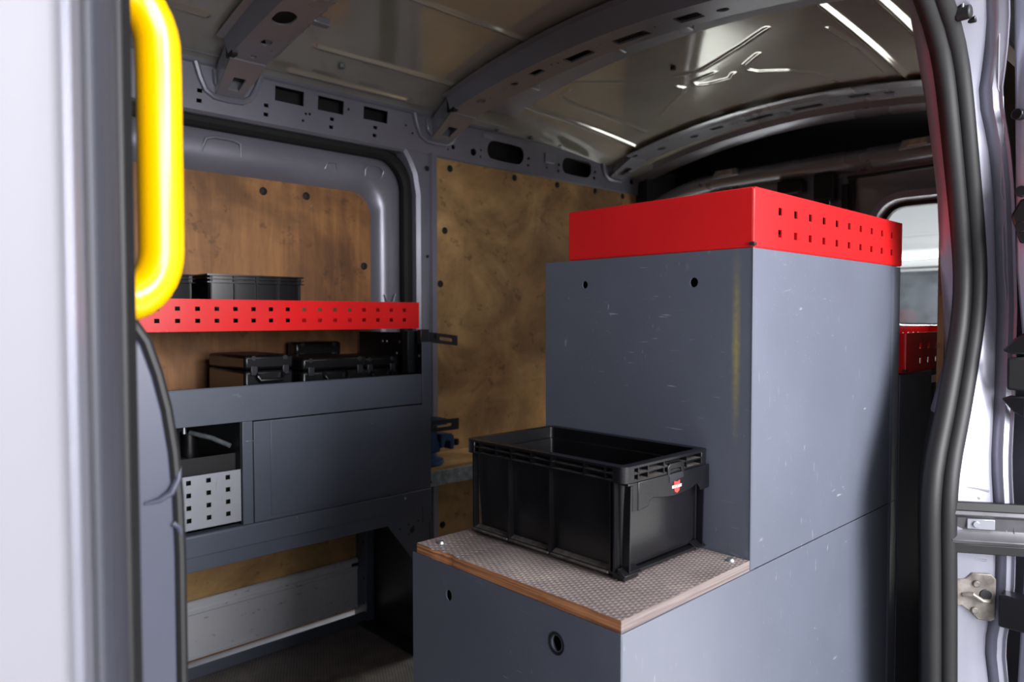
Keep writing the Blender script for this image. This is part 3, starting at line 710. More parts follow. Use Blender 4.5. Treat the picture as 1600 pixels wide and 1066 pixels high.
# grab handle
GH = thing('grab_handle', 'thick glossy yellow grab handle mounted on the front pillar', 'handle', (.13, .47, .93))
path = [(.090, .450, .846), (.112, .464, .846), (.128, .473, .850)]
path += [(.128+.024*math.sin(a), .473+.004*math.sin(a), .882-.032*math.cos(a)) for a in [PI/2*k/8 for k in range(1, 9)]]
path += [(.152, .477, z) for z in (.90, .93, .96, .99)]
path += [(.152-.024*(1-math.cos(a)), .477-.004*(1-math.cos(a)), 1.002+.034*math.sin(a)) for a in [PI/2*k/8 for k in range(1, 9)]]
path += [(.112, .464, 1.040), (.090, .450, 1.040)]
m = MB(); m.tube(path, .0132, 20); obj('grip', m, m_yellow, GH, 0, 1.2)
m = MB(); m.box(.085, .100, .434, .466, .825, .868); obj('mount_plate', m, m_rubber, GH, .003)
m = MB(); m.box(.085, .100, .434, .466, 1.02, 1.06); obj('mount_plate', m, m_rubber, GH, .003)

# ================================================================== THINGS
# ---- stepped grey cabinet
YN, YF = .372, .671
XS, XT, XE = .480, .700, 1.139
ZS, ZT = .571, .912
CB = thing('stepped_cabinet', 'tall grey metal cabinet with a low plywood-topped step in front', 'cabinet', ((XS+XE)/2, (YN+YF)/2, 0))
mp = lambda X: (lambda u, v, w: (X+w, u, v))
m = MB(); m.perf(mp(XT), YN, YF, ZS+.0006, ZT, [(.602, .8805, .0045, .0048, 'round'), (.443, .878, .0052, .0055, 'round')], .0016); obj('tower_front_panel', m, m_rub, CB)
m = MB(); m.perf(mp(XS), YN, YF, .0, ZS, [(.605, .539, .005, .006, 'round'), (.446, .539, .0062, .0075, 'round')], .0016); fp = obj('step_front_panel', m, m_grey, CB)
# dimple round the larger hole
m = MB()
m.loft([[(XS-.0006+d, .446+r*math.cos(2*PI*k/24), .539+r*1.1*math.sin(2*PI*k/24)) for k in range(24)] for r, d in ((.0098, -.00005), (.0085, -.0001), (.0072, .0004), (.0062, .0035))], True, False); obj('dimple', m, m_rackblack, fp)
m = MB(); m.box(XT+.0004, 1.099, YN, YN+.002, ZS+.0006, ZT); obj('upper_side_panel', m, m_grey, CB, .0007)
m = MB(); m.box(XS+.0004, 1.099, YN, YN+.002, 0, ZS-.0006); obj('lower_side_panel', m, m_grey, CB, .0007)
m = MB(); m.prism([(1.0998, YN+.0003), (1.104, YN-.0012), (1.110, YN+.0002), (XE-.006, YN+.0006), (XE, YN+.006), (XE, YF), (XE-.002, YF), (XE-.002, YN+.008), (1.0998, YN+.004)], 'z', ZS+.0006, ZT-.001); obj('rear_corner_post', m, m_grey, CB)
m = MB(); m.prism([(1.0998, YN+.0003), (1.104, YN-.0012), (1.110, YN+.0002), (XE-.006, YN+.0006), (XE, YN+.006), (XE, YF), (XE-.002, YF), (XE-.002, YN+.008), (1.0998, YN+.004)], 'z', 0, ZS-.0006); obj('rear_corner_post', m, m_grey, CB)
m = MB(); m.box(XS+.002, XE-.003, YF-.002, YF, 0, ZS-.002); m.box(XT+.002, XE-.003, YF-.002, YF, ZS-.002, ZT-.001); obj('far_side_panel', m, m_grey, CB)
m = MB(); m.box(XT+.002, XE-.003, YN+.002, YF-.002, ZT-.004, ZT-.0025); obj('tower_top', m, m_grey, CB)
m = MB(); m.box(XS+.003, XT+.012, YN+.002, YF-.002, ZS-.006, ZS-.0005); obj('step_shelf', m, m_grey, CB)
# plywood tread with plies showing
m = MB(); nyy = 40
for side in (0,):
    ring_t = []; ring_b = []
rnd = random.Random(3)
ysl = [.3725+(.664-.3725)*k/nyy for k in range(nyy+1)]
top = [[(XS+.001+.0012*rnd.random()*(1 if 4 < i < nyy-4 else .2)+(.004 if 29 < i < 36 else 0)*rnd.random(), y, .5825-(.0018*rnd.random() if 29 < i < 37 else 0)) for i, y in enumerate(ysl)], [(XT-.001, y, .5825) for y in ysl]]
bot = [[(XS+.0008, y, .5715) for y in ysl], [(XT-.001, y, .5715) for y in ysl]]
m.loft([bot[0], top[0], top[1], bot[1]], closed=False)
for i in (0, nyy): m.quad(bot[0][i], top[0][i], top[1][i], bot[1][i])
me = m.mesh('plywood_top', 1e-6, .5); me.materials.append(m_phen); me.materials.append(m_edge); me.materials.append(m_edge2)
for pgn in me.polygons: pgn.material_index = 0 if abs(pgn.normal.z) > .8 else (2 if abs(pgn.normal.y) > .8 else 1)
tread = link('plywood_top', me, None, CB); tread['label'] = 'worn film-faced plywood tread with raw edge'
bolt = disc_mesh('bolt_head', .0046, .003, 'z', 12)
for x, y in ((.500, .644), (.684, .386), (.686, .655)): link('bolt', bolt, m_steel, tread, (x, y, .5823))
# rub marks are in the paint; thin bright folded corner edges
m = MB(); m.cyl((XT+.0006, YN+.0008, ZS+.001), (XT+.0006, YN+.0008, ZT), .0011, 8); obj('folded_edge', m, m_grey, CB)

# ---- red trays
def red_tray(name, label, group, x0, x1, y0, y1, z0, z1, hx, rows, faces):
    T = thing(name, label, 'tray', ((x0+x1)/2, (y0+y1)/2, z0), group)
    t = .0016
    m = MB(); m.perf(lambda u, v, w: (x0+w, u, v), y0+.0015, y1, z0+.001, z1, [], t); obj('end_panel', m, m_red, T, .0008)
    m = MB(); m.perf(lambda u, v, w: (u, y0+w, v), x0+.0015, x1, z0+.001, z1, [(x, z, .0042, .0042, 'rect') for z in rows for x in hx], t); obj('side_panel', m, m_red, T)
    m = MB(); m.perf(lambda u, v, w: (u, y1-w, v), x0+.0015, x1, z0+.001, z1, [(x, z, .0042, .0042, 'rect') for z in rows for x in hx], t); obj('side_panel', m, m_red, T)
    m = MB(); m.box(x1-t, x1, y0+.0015, y1, z0+.001, z1); obj('end_panel', m, m_red, T, .0008)
    m = MB(); m.box(x0+.001, x1-.001, y0+.001, y1-.001, z0, z0+t); obj('tray_base', m, m_red, T)
    for y in (y0, y1):
        m = MB(); m.cyl((x0+.0012, y+(.0012 if y == y0 else -.0012), z0+.0055), (x0+.0012, y+(.0012 if y == y0 else -.0012), z1-.002), .0012, 8); obj('folded_corner', m, m_red, T)
    m = MB(); m.tube([(x0-.0006, y0+.004, z0+.0035), (x0-.0006, y0-.0002, z0+.0035), (x0+.003, y0-.0004, z0+.0035)], .0021, 8); obj('corner_notch', m, m_blackm, T)
    return T
red_tray('red_tray', 'open red sheet metal tray with two rows of holes on top of the tall cabinet', None, .7, 1.136, YN, .630, ZT+.0005, .975,
         [.758+.0375*k for k in range(10)], (.9545, .9305), None)
# ---- rack behind the cabinet, on the near side wall
BR = thing('rear_rack', 'dark grey low rack behind the tall cabinet below the rear window', 'rack', (1.6, .5, 0))
m = MB(); m.box(1.172, 1.174, .385, .665, 0, .752); obj('end_panel', m, m_rack, BR, .001)
m = MB(); m.box(1.172, 1.318, .383, .385, 0, .752); obj('side_panel', m, m_rack, BR, .001)
m = MB(); m.box(1.33, 2.25, .383, .387, .0, .73); obj('back_panel', m, m_rackblack, BR, .001)
m = MB(); m.box(1.172, 2.25, .385, .665, .742, .752); obj('rack_top', m, m_rackblack, BR, .001)
m = MB(); m.box(1.20, 1.32, .384, .386, .745, .7535); obj('steel_lip', m, m_steel, BR, .0005)
red_tray('red_tray', 'low red perforated tray partly hidden behind the tall cabinet, below the rear window', None, 1.170, 2.24, YN+.003, .66, .7545, .815,
         [1.235+.038*k for k in range(25)], (.794, .771), None)

# ---- shelving rack on the far wall
RX0, RX1 = .16, 1.081
RY = 1.434
RK = thing('shelf_rack', 'dark grey van racking with red upper shelf along the far wall', 'rack', (.62, 1.58, 0))
# rear end gable
m = MB(); m.box(1.079, 1.082, RY+.03, 1.757, 0, .80); gb = obj('end_gable', m, m_rackblack, RK)
m = MB(); m.box(1.056, 1.082, RY-.001, RY+.002, .33, .778); m.box(1.079, 1.082, RY-.001, RY+.03, 0, .778); obj('front_post', m, m_rack, RK, .001)
m = MB(); m.box(1.045, 1.082, 1.476, 1.50, .70, .805); obj('upper_post', m, m_rackblack, RK, .001)
m = MB(); m.box(RX0, RX0+.003, RY, 1.757, 0, .80); obj('end_gable', m, m_rackblack, RK)
stud = disc_mesh('stud', .0045, .003, 'x', 10)
for y, z in ((1.56, .775), (1.575, .745), (1.50, .775), (1.50, .765), (1.475, .742), (1.49, .722), (1.49, .712), (1.62, .775), (1.64, .775)):
    link('stud', stud, m_steel, gb, (1.079, y, z))
# upper red shelf
m = MB(); m.perf(lambda u, v, w: (u, 1.474+w, v), RX0, 1.078, .811, .876, [(.497+.0383*k, z, .0048, .0042, 'rect') for z in (.8565, .8325) for k in range(-8, 15)], .0016)
us = obj('red_shelf_lip', m, m_red, RK); us['label'] = 'red perforated shelf front with two rows of square holes'
m = MB(); m.box(RX0, 1.078, 1.476, 1.755, .811, .813); m.box(RX0, 1.078, 1.753, 1.755, .811, .85); obj('upper_shelf', m, m_red, RK)
m = MB(); m.box(1.0765, 1.078, 1.476, 1.755, .811, .876); obj('shelf_end', m, m_red, RK)
# middle shelf band
m = MB(); m.box(RX0, 1.056, RY, RY+.002, .627, .700); m.box(RX0, 1.056, RY, RY+.012, .698, .700); obj('shelf_front', m, m_rack, RK, .001)
m = MB(); m.box(RX0, 1.078, RY+.002, 1.755, .640, .644); obj('middle_shelf', m, m_rackblack, RK)
# flap door panel on the right
m = MB(); m.box(.629, 1.080, RY-.002, RY, .416, .625); fd = obj('flap_door', m, m_rack, RK, .001)
m = MB(); m.box(.664, 1.052, RY-.0035, RY-.001, .424, .624); obj('flap_panel', m, m_rack, fd, .0012)
m = MB(); m.box(.605, .6265, RY-.002, RY+.004, .416, .627); dv = obj('divider_post', m, m_rack, RK, .001)
m = MB(); m.box(.612, .628, RY-.003, RY+.001, .585, .587); obj('post_clip', m, m_steel, dv, .0003)
m = MB(); m.box(.6275, .6290, RY-.001, RY+.006, .416, .625); obj('door_gap', m, m_blackm, RK)
# perforated panel on the left
m = MB(); m.perf(lambda u, v, w: (u, RY+.004+w, v), RX0, .604, .424, .530, [(.5+.0383*k, .5175-.0247*j, .0046, .0046, 'rect') for k in range(-7, 3) for j in range(4)], .0014)
pp = obj('perforated_panel', m, m_perf, RK); pp['label'] = 'pale perforated steel panel with four rows of square holes'
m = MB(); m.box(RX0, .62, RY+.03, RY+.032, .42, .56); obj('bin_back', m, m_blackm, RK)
m = MB(); m.box(.603, .6045, RY+.004, 1.755, .416, .64); obj('divider', m, m_rackblack, RK)
m = MB(); m.box(RX0, 1.078, 1.753, 1.756, .345, .645); obj('back_panel', m, m_rackblack, RK)
# lower band
m = MB(); m.prism([(RY-.006, .373), (RY-.006, .413), (RY-.003, .4155), (RY+.02, .4155), (RY+.02, .373)], 'x', RX0, 1.080); lb = obj('lower_front', m, m_rack, RK, .001)
m = MB(); m.box(RX0, 1.080, RY+.000, RY+.004, .342, .3725); obj('lower_lip', m, m_rack, RK, .001)
m = MB(); m.box(RX0, 1.078, RY+.01, 1.755, .345, .349); obj('lower_shelf', m, m_rackblack, RK)
for x in (.66, .72, 1.0):
    m = disc_mesh('rivet', .003, .0015); link('rivet', m, m_steel, lb, (x, RY-.006, .402 if x > .9 else .409))
# gusset plate with holes
gh = [(.99+dx_, .33+dz_) for dx_, dz_ in ((0, 0), (.03, -.02), (.05, .004), (.058, -.008), (.022, .01))]
m = MB(); m.prism([(.943, .358), (1.080, .358), (1.080, .20), (1.062, .20)], 'y', RY+.001, RY+.003); gs = obj('gusset', m, m_rack, RK)
for x, z in ((.975, .345), (1.0, .349), (1.015, .334), (.99, .328), (1.04, .352), (1.05, .345), (1.044, .338), (1.058, .34), (1.03, .325), (1.015, .31)):
    link('gusset_hole', disc_mesh('gusset_hole', .0028, .0006, 'y', 8), m_blackm, gs, (x, RY+.001, z))
link('gusset_hole', disc_mesh('gusset_hole_large', .007, .0006, 'y', 14), m_blackm, gs, (1.026, RY+.001, .318))
# rear leg of the gable and floor rails
m = MB(); m.box(1.055, 1.079, 1.690, 1.755, 0, .345); lg = obj('rear_leg', m, m_rack, RK, .002)
for z in (.30, .22, .12, .05):
    link('leg_hole', disc_mesh('leg_hole', .004, .0006, 'x', 8), m_blackm, lg, (1.055, 1.705, z))
m = MB(); m.prism([(1.700, 0), (1.70, .028), (1.703, .028), (1.703, .003), (1.74, .003), (1.74, 0)], 'x', RX0, 1.055); obj('floor_rail', m, m_rack, RK, .0008)
m = MB(); m.box(1.03, 1.078, RY+.01, 1.70, .0, .004); obj('foot_plate', m, m_rackblack, RK, .001)
# slotted brackets on the gable's rear face
def bracket(z, y0, tip, h, tilt):
    m = MB(); m.perf(lambda u, v, w: (1.082+u, y0+w-.0, z+v-u*tilt), .0, tip, -h/2, h/2, [(tip*.62, 0, tip*.22, .0045, 'stadium')], .003); o = obj('slotted_bracket', m, m_rackblack, RK)
    m = MB(); m.box(1.060, 1.086, y0-.004, y0+.012, z-h/2-.004, z+h/2+.006); obj('bracket_foot', m, m_rackblack, RK, .002)
    m = MB(); m.cyl((1.082+tip*.3, y0-.004, z), (1.082+tip*.3, y0+.002, z), .006, 6); obj('bracket_bolt', m, m_rackblack, o)
bracket(.790, 1.447, .098, .026, .12)
bracket(.553, 1.50, .145, .030, .0)
# stubby pins on the rack side edge
for z in (.625-.20, .345, .262):
    m = MB(); m.cyl((1.082, RY+.01, z), (1.090, RY+.01, z), .004, 10); obj('side_pin', m, m_blackm, RK)

# aluminium kick board at the foot of the far wall
AL = thing('kick_board', 'long worn aluminium board with grooved top edge under the rack', 'board', (.6, 1.74, .03))
m = MB(); m.prism([(1.732, .031), (1.732, .036), (1.735, .038), (1.735, .136), (1.732, .139), (1.732, .146), (1.736, .148), (1.736, .153), (1.731, .155), (1.731, .166), (1.734, .170), (1.742, .170), (1.742, .031)], 'x', .165, 1.053)
ab = obj('board_profile', m, m_al, AL, 0, .4)
m = MB(); m.box(1.033, 1.0535, 1.730, 1.732, .150, .158); obj('end_clip', m, m_blackm, ab)
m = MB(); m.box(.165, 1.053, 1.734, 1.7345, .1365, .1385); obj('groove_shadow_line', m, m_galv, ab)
# plywood lining behind the rack bottom
m = MB(); m.box(.10, 1.262, 1.7445, 1.757, .14, .36); o = obj('plywood_panel', m, m_ply_wall, WF); o['label'] = 'plywood lining strip above the aluminium board'

# ---- plastic containers
def rbox(x0, x1, y0, y1, r, n=4):
    q = []
    for cx, cy, s in ((x1-r, y1-r, 0), (x0+r, y1-r, 1), (x0+r, y0+r, 2), (x1-r, y0+r, 3)):
        q += [(cx+r*math.cos(PI/2*(s+k/n)), cy+r*math.sin(PI/2*(s+k/n))) for k in range(n+1)]
    return q
def container(label):
    x0, x1, y0, y1, z0, z1 = .547, .697, .420, .657, .5826, .6955
    T = thing('storage_crate', label, 'crate', ((x0+x1)/2, (y0+y1)/2, z0))
    zb = z0+.0075
    ins = .0085; tp = .0035
    # hollow body
    def ring(d, z, r): return [(x, y, z) for x, y in rbox(x0+d, x1-d, y0+d, y1-d, r)]
    m = MB(); m.loft([ring(ins+tp, zb+.002, .006), ring(ins, z1-.016, .006), ring(ins, z1, .006), ring(ins+.0025, z1, .005), ring(ins+.0025, z1-.013, .005), ring(ins+.006, z1-.014, .004), ring(ins+tp+.006, zb+.004, .004)])
    obj('body', m, m_black, T, 0, .5)
    # rim: three ledges and webs, solid rounded corners
    rim = MB()
    for zc, h in ((z1-.0012, .0012), (z1-.0080, .0006), (z1-.0150, .0008)):
        A = ring(0, zc-h, .009); B = ring(0, zc+h, .009); A2 = ring(ins+.001, zc-h, .006); B2 = ring(ins+.001, zc+h, .006)
        rim.loft([A, B, B2, A2, A], True, False)
    ro = obj('rim', rim, m_black, T, 0, .5)
    md = MB(); A = ring(.0012, z1-.0079, .008); B = ring(.0012, z1-.0072, .008); A2 = ring(ins+.001, z1-.0079, .006); B2 = ring(ins+.001, z1-.0072, .006)
    md.loft([A, B, B2, A2, A], True, False); lo = MB(); A = ring(.0012, z1-.0149, .008); B = ring(.0012, z1-.0140, .008); A2 = ring(ins+.001, z1-.0149, .006); B2 = ring(ins+.001, z1-.0140, .006)
    lo.loft([A, B, B2, A2, A], True, False)
    obj('dust_line', md, m_dust, ro); obj('dust_line', lo, m_dust, ro)
    zt, zl = z1-.001, z1-.0155
    for y in (.604, .579, .548, .518, .472, .445, .632):
        for xx in (x0, x1):
            m = MB(); m.box(xx+(.0004 if xx == x0 else -ins), xx+(ins if xx == x0 else -.0004), y-.0007, y+.0007, zl, zt); obj('rim_web', m, m_black, ro)
    for x in (.569, .585, .612, .653, .681):
        for yy in (y0, y1):
            m = MB(); m.box(x-.0007, x+.0007, yy+(.0004 if yy == y0 else -ins), yy+(ins if yy == y0 else -.0004), zl, zt); obj('rim_web', m, m_black, ro)
    for cx, sx_ in ((x0, 1), (x1, -1)):
        for cy, sy_ in ((y0, 1), (y1, -1)):
            pts = [(cx+sx_*a, cy+sy_*b) for a, b in ((.0002, .016), (.0002, .009), (.0015, .0045), (.0045, .0015), (.009, .0002), (.016, .0002), (.016, .006), (.006, .016))]
            m = MB(); m.prism(pts, 'z', zl, z1-.0002); obj('corner_block', m, m_black, ro, .0012)
    # vertical ribs on the long sides
    for y in (.646, .586, .523, .441, .436):
        for xx, s in ((x0, 1), (x1, -1)):
            m = MB(); m.prism([(xx+s*.0028, z1-.016), (xx+s*.0105, z1-.016), (xx+s*.0115, zb), (xx+s*.0035, zb)], 'y', y-.001, y+.001); obj('side_rib', m, m_black, T)
    for x in (.560, .690):
        m = MB(); m.prism([(y0+.002, z1-.02), (y0+.0105, z1-.016), (y0+.0115, zb), (y0+.0035, zb)], 'x', x-.001, x+.001); obj('side_rib', m, m_black, T)
    # foot ledges along the base
    for a, b in ((.588, .650), (.524, .585), (.443, .521)):
        m = MB(); m.prism([(x0+.002, zb-.001), (x0+.012, zb+.0035), (x0+.012, zb-.003), (x0+.003, zb-.003)], 'y', a, b); obj('base_ledge', m, m_dust, T, .0006)
    for a, b in ((x0+.004, .578), (.676, x1-.002)):
        m = MB(); m.prism([(y0+.002, zb-.001), (y0+.012, zb+.0045), (y0+.012, zb-.003), (y0+.003, zb-.003)], 'x', a, b); obj('base_ledge', m, m_black, T, .0006)
    m = MB(); m.loft([ring(.004, zb-.0025, .006), ring(.004, zb+.0005, .006)]); obj('base_plate', m, m_black, T, .0006)
    for xa, xb_, ya, yb in ((x0+.006, .576, y0+.005, y0+.02), (.580, .602, y0+.012, y0+.03), (.626, .660, y0+.012, y0+.032), (.664, .688, y0+.012, y0+.03), (x0+.008, .60, y1-.03, y1-.008), (.65, x1-.008, y1-.03, y1-.008), (x0+.012, x0+.026, .455, .63)):
        m = MB(); m.box(xa, xb_, ya, yb, z0, zb-.001); obj('foot', m, m_black, T, .001)
    # handle apron on the short end
    zb2 = z1-.0165
    ap = [(.568, zb2), (.568, .6505), (.585, .6525), (.587, .6575), (.593, .6595)]
    ap += [(.593+.078*t, .6595-.0045*math.sin(PI*t)) for t in [k/12 for k in range(1, 12)]]
    ap += [(.671, .661), (.676, .6585), (.680, .6525), (.6965, .6530), (.6965, zb2)]
    m = MB(); m.prism(ap, 'y', y0-.0005, y0+.0022); hp = obj('handle_apron', m, m_black, T, .0009)
    m = MB(); m.box(.553, .570, y0+.0005, y0+.010, zb2-.0025, zb2); obj('apron_shoulder', m, m_black, hp, .0006)
    m = MB(); m.loft([[(.568-.008*math.sin(a), y0+.0085-.008*math.cos(a), z) for a in [PI/2*k/5 for k in range(6)]]+[(.568, y0+.0085, z)] for z in (.6505, zb2-.002)]); obj('apron_curve', m, m_black, hp)
    # clip at the rim centre
    m = MB(); m.prism([(.617, z1-.019), (.617, z1-.009), (.621, z1-.006), (.643, z1-.006), (.647, z1-.009), (.647, z1-.018), (.643, z1-.018), (.641, z1-.012), (.622, z1-.012), (.621, z1-.019)], 'y', y0-.001, y0+.004); cl = obj('rim_clip', m, m_black, T, .0005)
    m = MB(); m.prism([(.620, z1-.026), (.620, z1-.0175), (.626, z1-.0165), (.644, z1-.0165), (.6455, z1-.0225)], 'y', y0-.0012, y0+.0002); obj('grey_patch', m, m_rackblack, hp, .0003)
    # emblem sticker: two red halves and a white band with lettering
    yv = y0-.0011
    st = MB(); st.box(.6247, .6412, yv-.0001, yv+.0007, .6634, .6662); stw = obj('emblem_band', st, m_sticker_w, hp)
    r1 = MB(); r1.prism([(.6280, .6662), (.6280, .6705), (.6300, .6705), (.6310, .6690), (.6330, .6700), (.6350, .6690), (.6360, .6705), (.6380, .6705), (.6380, .6662)], 'y', yv-.0002, yv+.0007); obj('emblem_top', r1, m_sticker_r, stw)
    r1 = MB(); r1.prism([(.6280, .6634), (.6290, .6600), (.6310, .6588), (.6330, .6580), (.6350, .6588), (.6370, .6600), (.6380, .6634)], 'y', yv-.0002, yv+.0007); obj('emblem_bottom', r1, m_sticker_r, stw)
    cu = bpy.data.curves.new('emblem_text', 'FONT'); cu.body = 'W\u00dcRTH'; cu.size = .0036; cu.align_x = 'CENTER'; cu.align_y = 'CENTER'; cu.extrude = .00005
    tmp = bpy.data.objects.new('emblem_text', cu); C.objects.link(tmp)
    bpy.context.view_layer.update()
    me = bpy.data.meshes.new_from_object(tmp.evaluated_get(bpy.context.evaluated_depsgraph_get())); bpy.data.objects.remove(tmp)
    me.transform(Matrix.Translation((.633, yv-.00025, .6647)) @ Matrix.Rotation(PI/2, 4, 'X')); me.materials.clear(); me.materials.append(m_sticker_r)
    link('emblem_text', me, m_sticker_r, stw)
    return T
container('black plastic storage crate with a red and white emblem on the plywood step')

def small_crate(label, x0, x1, y0, y1, z0, z1):
    T = thing('storage_crate', label, 'crate', ((x0+x1)/2, (y0+y1)/2, z0), 'black crates on the red upper shelf')
    def ring(d, z, r=.006): return [(x, y, z) for x, y in rbox(x0+d, x1-d, y0+d, y1-d, r)]
    m = MB(); m.loft([ring(.010, z0), ring(.007, z1-.018), ring(.007, z1), ring(.010, z1, .005), ring(.012, z0+.004, .005)]); obj('body', m, m_black, T, 0, .5)
    m = MB()
    for a, b in ((z1-.003, z1), (z1-.010, z1-.0085), (z1-.018, z1-.016)):
        m.loft([ring(0, a), ring(0, b), ring(.008, b), ring(.008, a), ring(0, a)], True, False)
    ro = obj('rim', m, m_black, T)
    n = 4
    for k in range(n+1):
        x = x0+.012+(x1-x0-.024)*k/n
        m = MB(); m.box(x-.003, x+.003, y0+.001, y0+.009, z1-.017, z1); obj('rim_web', m, m_black, ro)
        m = MB(); m.box(x-.0015, x+.0015, y0+.002, y0+.010, z0, z1-.016); obj('side_rib', m, m_black, T)
    return T
small_crate('black plastic crate on the red upper shelf, right of the handle', .575, .800, 1.535, 1.735, .8135, .931)
small_crate('darker black crate on the red upper shelf, just behind the yellow handle', .33, .566, 1.56, 1.735, .8135, .929)

# ---- black tool cases on the middle shelf
def tool_case(label, x0, x1, y0, y1, z0, z1, handle=True):
    T = thing('tool_case', label, 'case', ((x0+x1)/2, (y0+y1)/2, z0), 'black tool cases on the middle shelf')
    zm = z0+(z1-z0)*.72
    m = MB(); m.box(x0, x1, y0, y1, z0, zm-.001); obj('case_body', m, m_black, T, .006)
    m = MB(); m.box(x0, x1, y0-.001, y1, zm+.001, z1); obj('case_lid', m, m_black, T, .006)
    for x in (x0+.02, x1-.02):
        m = MB(); m.box(x-.008, x+.008, y0-.005, y0+.001, zm-.012, zm+.010); obj('latch', m, m_rackblack, T, .002)
        m = MB(); m.cyl((x, y0-.002, z1-.006), (x, y0+.008, z1-.006), .006, 12); obj('corner_cap', m, m_rackblack, T, .001)
    if handle:
        xm = (x0+x1)/2; m = MB(); m.tube([(xm-.03, y0, zm-.006), (xm-.03, y0-.008, zm-.014), (xm-.025, y0-.010, zm-.022), (xm+.025, y0-.010, zm-.022), (xm+.03, y0-.008, zm-.014), (xm+.03, y0, zm-.006)], .004, 8); obj('carry_handle', m, m_black, T)
    return T
tool_case('flat black tool case at the left end of the middle shelf', .640, .752, 1.50, 1.70, .6445, .757)
tool_case('black tool case with grey latches in the middle of the shelf', .760, .925, 1.475, 1.66, .6445, .748)
tool_case('black tool case standing against the perforated end gable', .935, 1.040, 1.51, 1.70, .6445, .742)
tool_case('black case at the back, lying higher behind the latched case', .86, .99, 1.705, 1.75, .6445, .775, False)

# ---- machine in the open bin behind the perforated panel
PM = thing('power_tool', 'dark power tool with metal arms inside the open lower bin', 'tool', (.53, 1.60, .36))
m = MB(); m.box(.41, .522, 1.50, 1.62, .3500, .555); obj('tool_body', m, m_rackblack, PM, .006)
m = MB(); m.box(.42, .47, 1.52, 1.60, .555, .615); obj('motor_housing', m, m_rack, PM, .01)
m = MB(); m.cyl((.545, 1.56, .3495), (.545, 1.56, .600), .018, 16); obj('column', m, m_black, PM, .002)
m = MB(); m.tube([(.54, 1.54, .600), (.57, 1.50, .590), (.595, 1.47, .575)], .005, 10); obj('tool_arm', m, m_galv, PM)
m = MB(); m.tube([(.43, 1.49, .575), (.46, 1.48, .585), (.49, 1.49, .590)], .004, 10); obj('tool_lever', m, m_steel, PM)
m = MB(); m.cyl((.515, 1.50, .605), (.515, 1.50, .618), .004, 10); obj('bright_screw', m, m_steel, PM)
# ---- galvanised shelf and vice behind the rack end
GS = thing('galvanised_shelf', 'narrow galvanised shelf on the plywood wall beside the rack end', 'shelf', (1.45, 1.66, .43))
m = MB(); m.prism([(1.555, .379), (1.555, .417), (1.558, .419), (1.742, .419), (1.742, .416), (1.559, .415), (1.559, .383), (1.575, .383), (1.575, .379)], 'x', 1.09, 1.95); gsh = obj('folded_shelf', m, m_galv, GS, .0008)
m = MB(); m.box(1.092, 1.948, 1.562, 1.74, .419, .427); obj('shelf_board', m, m_ply_wall, GS)
for x in (1.27, 1.40):
    link('rivet', disc_mesh('shelf_rivet', .005, .002), m_galv, gsh, (x, 1.555, .400))
m = MB(); m.cyl((1.10, 1.60, .355), (1.185, 1.585, .345), .005, 8); m.box(1.09, 1.11, 1.60, 1.742, .352, .379); obj('shelf_peg', m, m_blackm, GS)
VI = thing('bench_vice', 'blue bench vice standing on the galvanised shelf', 'vice', (1.20, 1.62, .4272))
m = MB(); m.loft([[(1.20+r*math.cos(2*PI*k/24), 1.63+r*math.sin(2*PI*k/24), z) for k in range(24)] for r, z in ((.058, .4272), (.062, .434), (.060, .441), (.042, .446), (.040, .46))]); obj('swivel_base', m, m_blue, VI, 0, .6)
m = MB(); m.prism([(1.15, .458), (1.245, .458), (1.25, .475), (1.235, .50), (1.235, .522), (1.16, .522), (1.15, .50)], 'y', 1.605, 1.655); obj('vice_body', m, m_blue, VI, .004)
m = MB(); m.prism([(1.243, .508), (1.285, .508), (1.292, .50), (1.292, .462), (1.280, .462), (1.276, .485), (1.262, .492), (1.254, .470), (1.243, .470)], 'y', 1.600, 1.645); obj('front_jaw', m, m_blue, VI, .003)
m = MB(); m.box(1.14, 1.27, 1.600, 1.66, .534, .552); obj('jaw_plate', m, m_blue, VI, .004)
m = MB(); m.box(1.155, 1.24, 1.61, 1.65, .520, .536); obj('jaw_neck', m, m_rackblack, VI, .003)
m = MB(); m.cyl((1.285, 1.62, .48), (1.318, 1.615, .478), .007, 12); m.cyl((1.31, 1.616, .47), (1.31, 1.616, .487), .009, 12); obj('screw_handle', m, m_blackm, VI, .001)
PC = MB(); PC.tube([(1.148, 1.718, .4272), (1.148, 1.718, .62), (1.150, 1.718, .632), (1.156, 1.718, .643), (1.170, 1.718, .650), (1.184, 1.718, .643), (1.190, 1.718, .632), (1.192, 1.718, .62), (1.192, 1.718, .4272)], .016, 12)
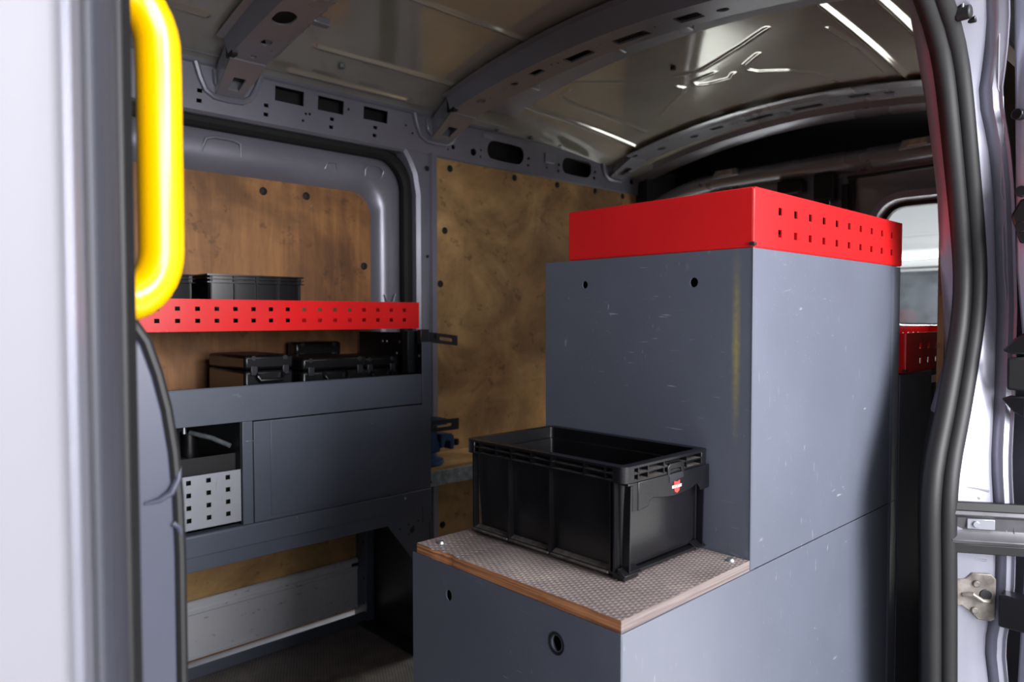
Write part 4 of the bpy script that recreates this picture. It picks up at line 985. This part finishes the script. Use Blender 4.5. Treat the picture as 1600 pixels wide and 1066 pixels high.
tag(obj('steel_hoop', PC, m_steel, None), 'pale rounded steel hoop standing behind the blue vice', 'hoop')

# ================================================================== workshop seen through the rear window
WK = struct('wall_workshop', 'white workshop wall seen through the rear window', 'wall', (9, 1.5, 0))
m = MB(); m.box(9.0, 9.1, -3, 8, -.56, 3.6); obj('wall_panel', m, m_wallw, WK)
for z in (1.75, 2.3):
    m = MB(); m.box(8.99, 9.0, -3, 8, z, z+.03); obj('wall_ridge', m, m_wallw, WK, .004)
TL = thing('tube_lamp', 'white fluorescent tube lamp on the workshop wall outside', 'lamp', (8.9, 3.2, 1.5))
m = MB(); m.cyl((8.9, 2.42, 1.53), (8.9, 4.1, 1.47), .035, 12); obj('tube', m, m_emit, TL)
m = MB(); m.prism([(8.94, 1.40), (8.99, 1.40), (8.99, 1.60), (8.94, 1.60)], 'y', 2.4, 4.15); obj('lamp_housing', m, m_wallw, TL, .005)
PCAR = thing('parked_car', 'dark parked car outside, blurred behind the rear window glass', 'car', (6.8, 2.2, -.56))
body = [(6.05, -.30), (6.0, .10), (6.06, .52), (6.35, .72), (7.9, .72), (8.05, .3), (8.05, -.30)]
m = MB(); m.prism(body, 'y', .8, 4.2); obj('car_body', m, m_car, PCAR, .06)
m = MB(); m.loft([[(6.35, y, .72), (6.62, y, 1.22), (7.5, y, 1.25), (7.85, y, .72)] for y in (.95, 1.1, 3.9, 4.05)]); obj('car_cabin', m, m_car, PCAR, .05)
m = MB(); m.prism([(6.36, .78), (6.585, 1.18), (6.580, 1.185), (6.355, .785)], 'y', 1.1, 3.9); obj('windscreen', m, m_car, PCAR)
m = MB(); m.box(5.98, 6.04, 1.0, 4.0, .22, .30); obj('bumper_strip', m, m_wallw, PCAR, .01)
for y in (1.0, 1.9, 2.8, 3.7):
    m = MB(); m.box(6.0, 6.05, y, y+.25, .36, .44); obj('grille_bar', m, m_galv, PCAR, .01)
for y in (.95, 3.85):
    for x in (6.5, 7.6):
        m = MB(); m.cyl((x, y, -.25), (x, y+.2, -.25), .31, 24); obj('wheel', m, m_rubber, PCAR, .02)
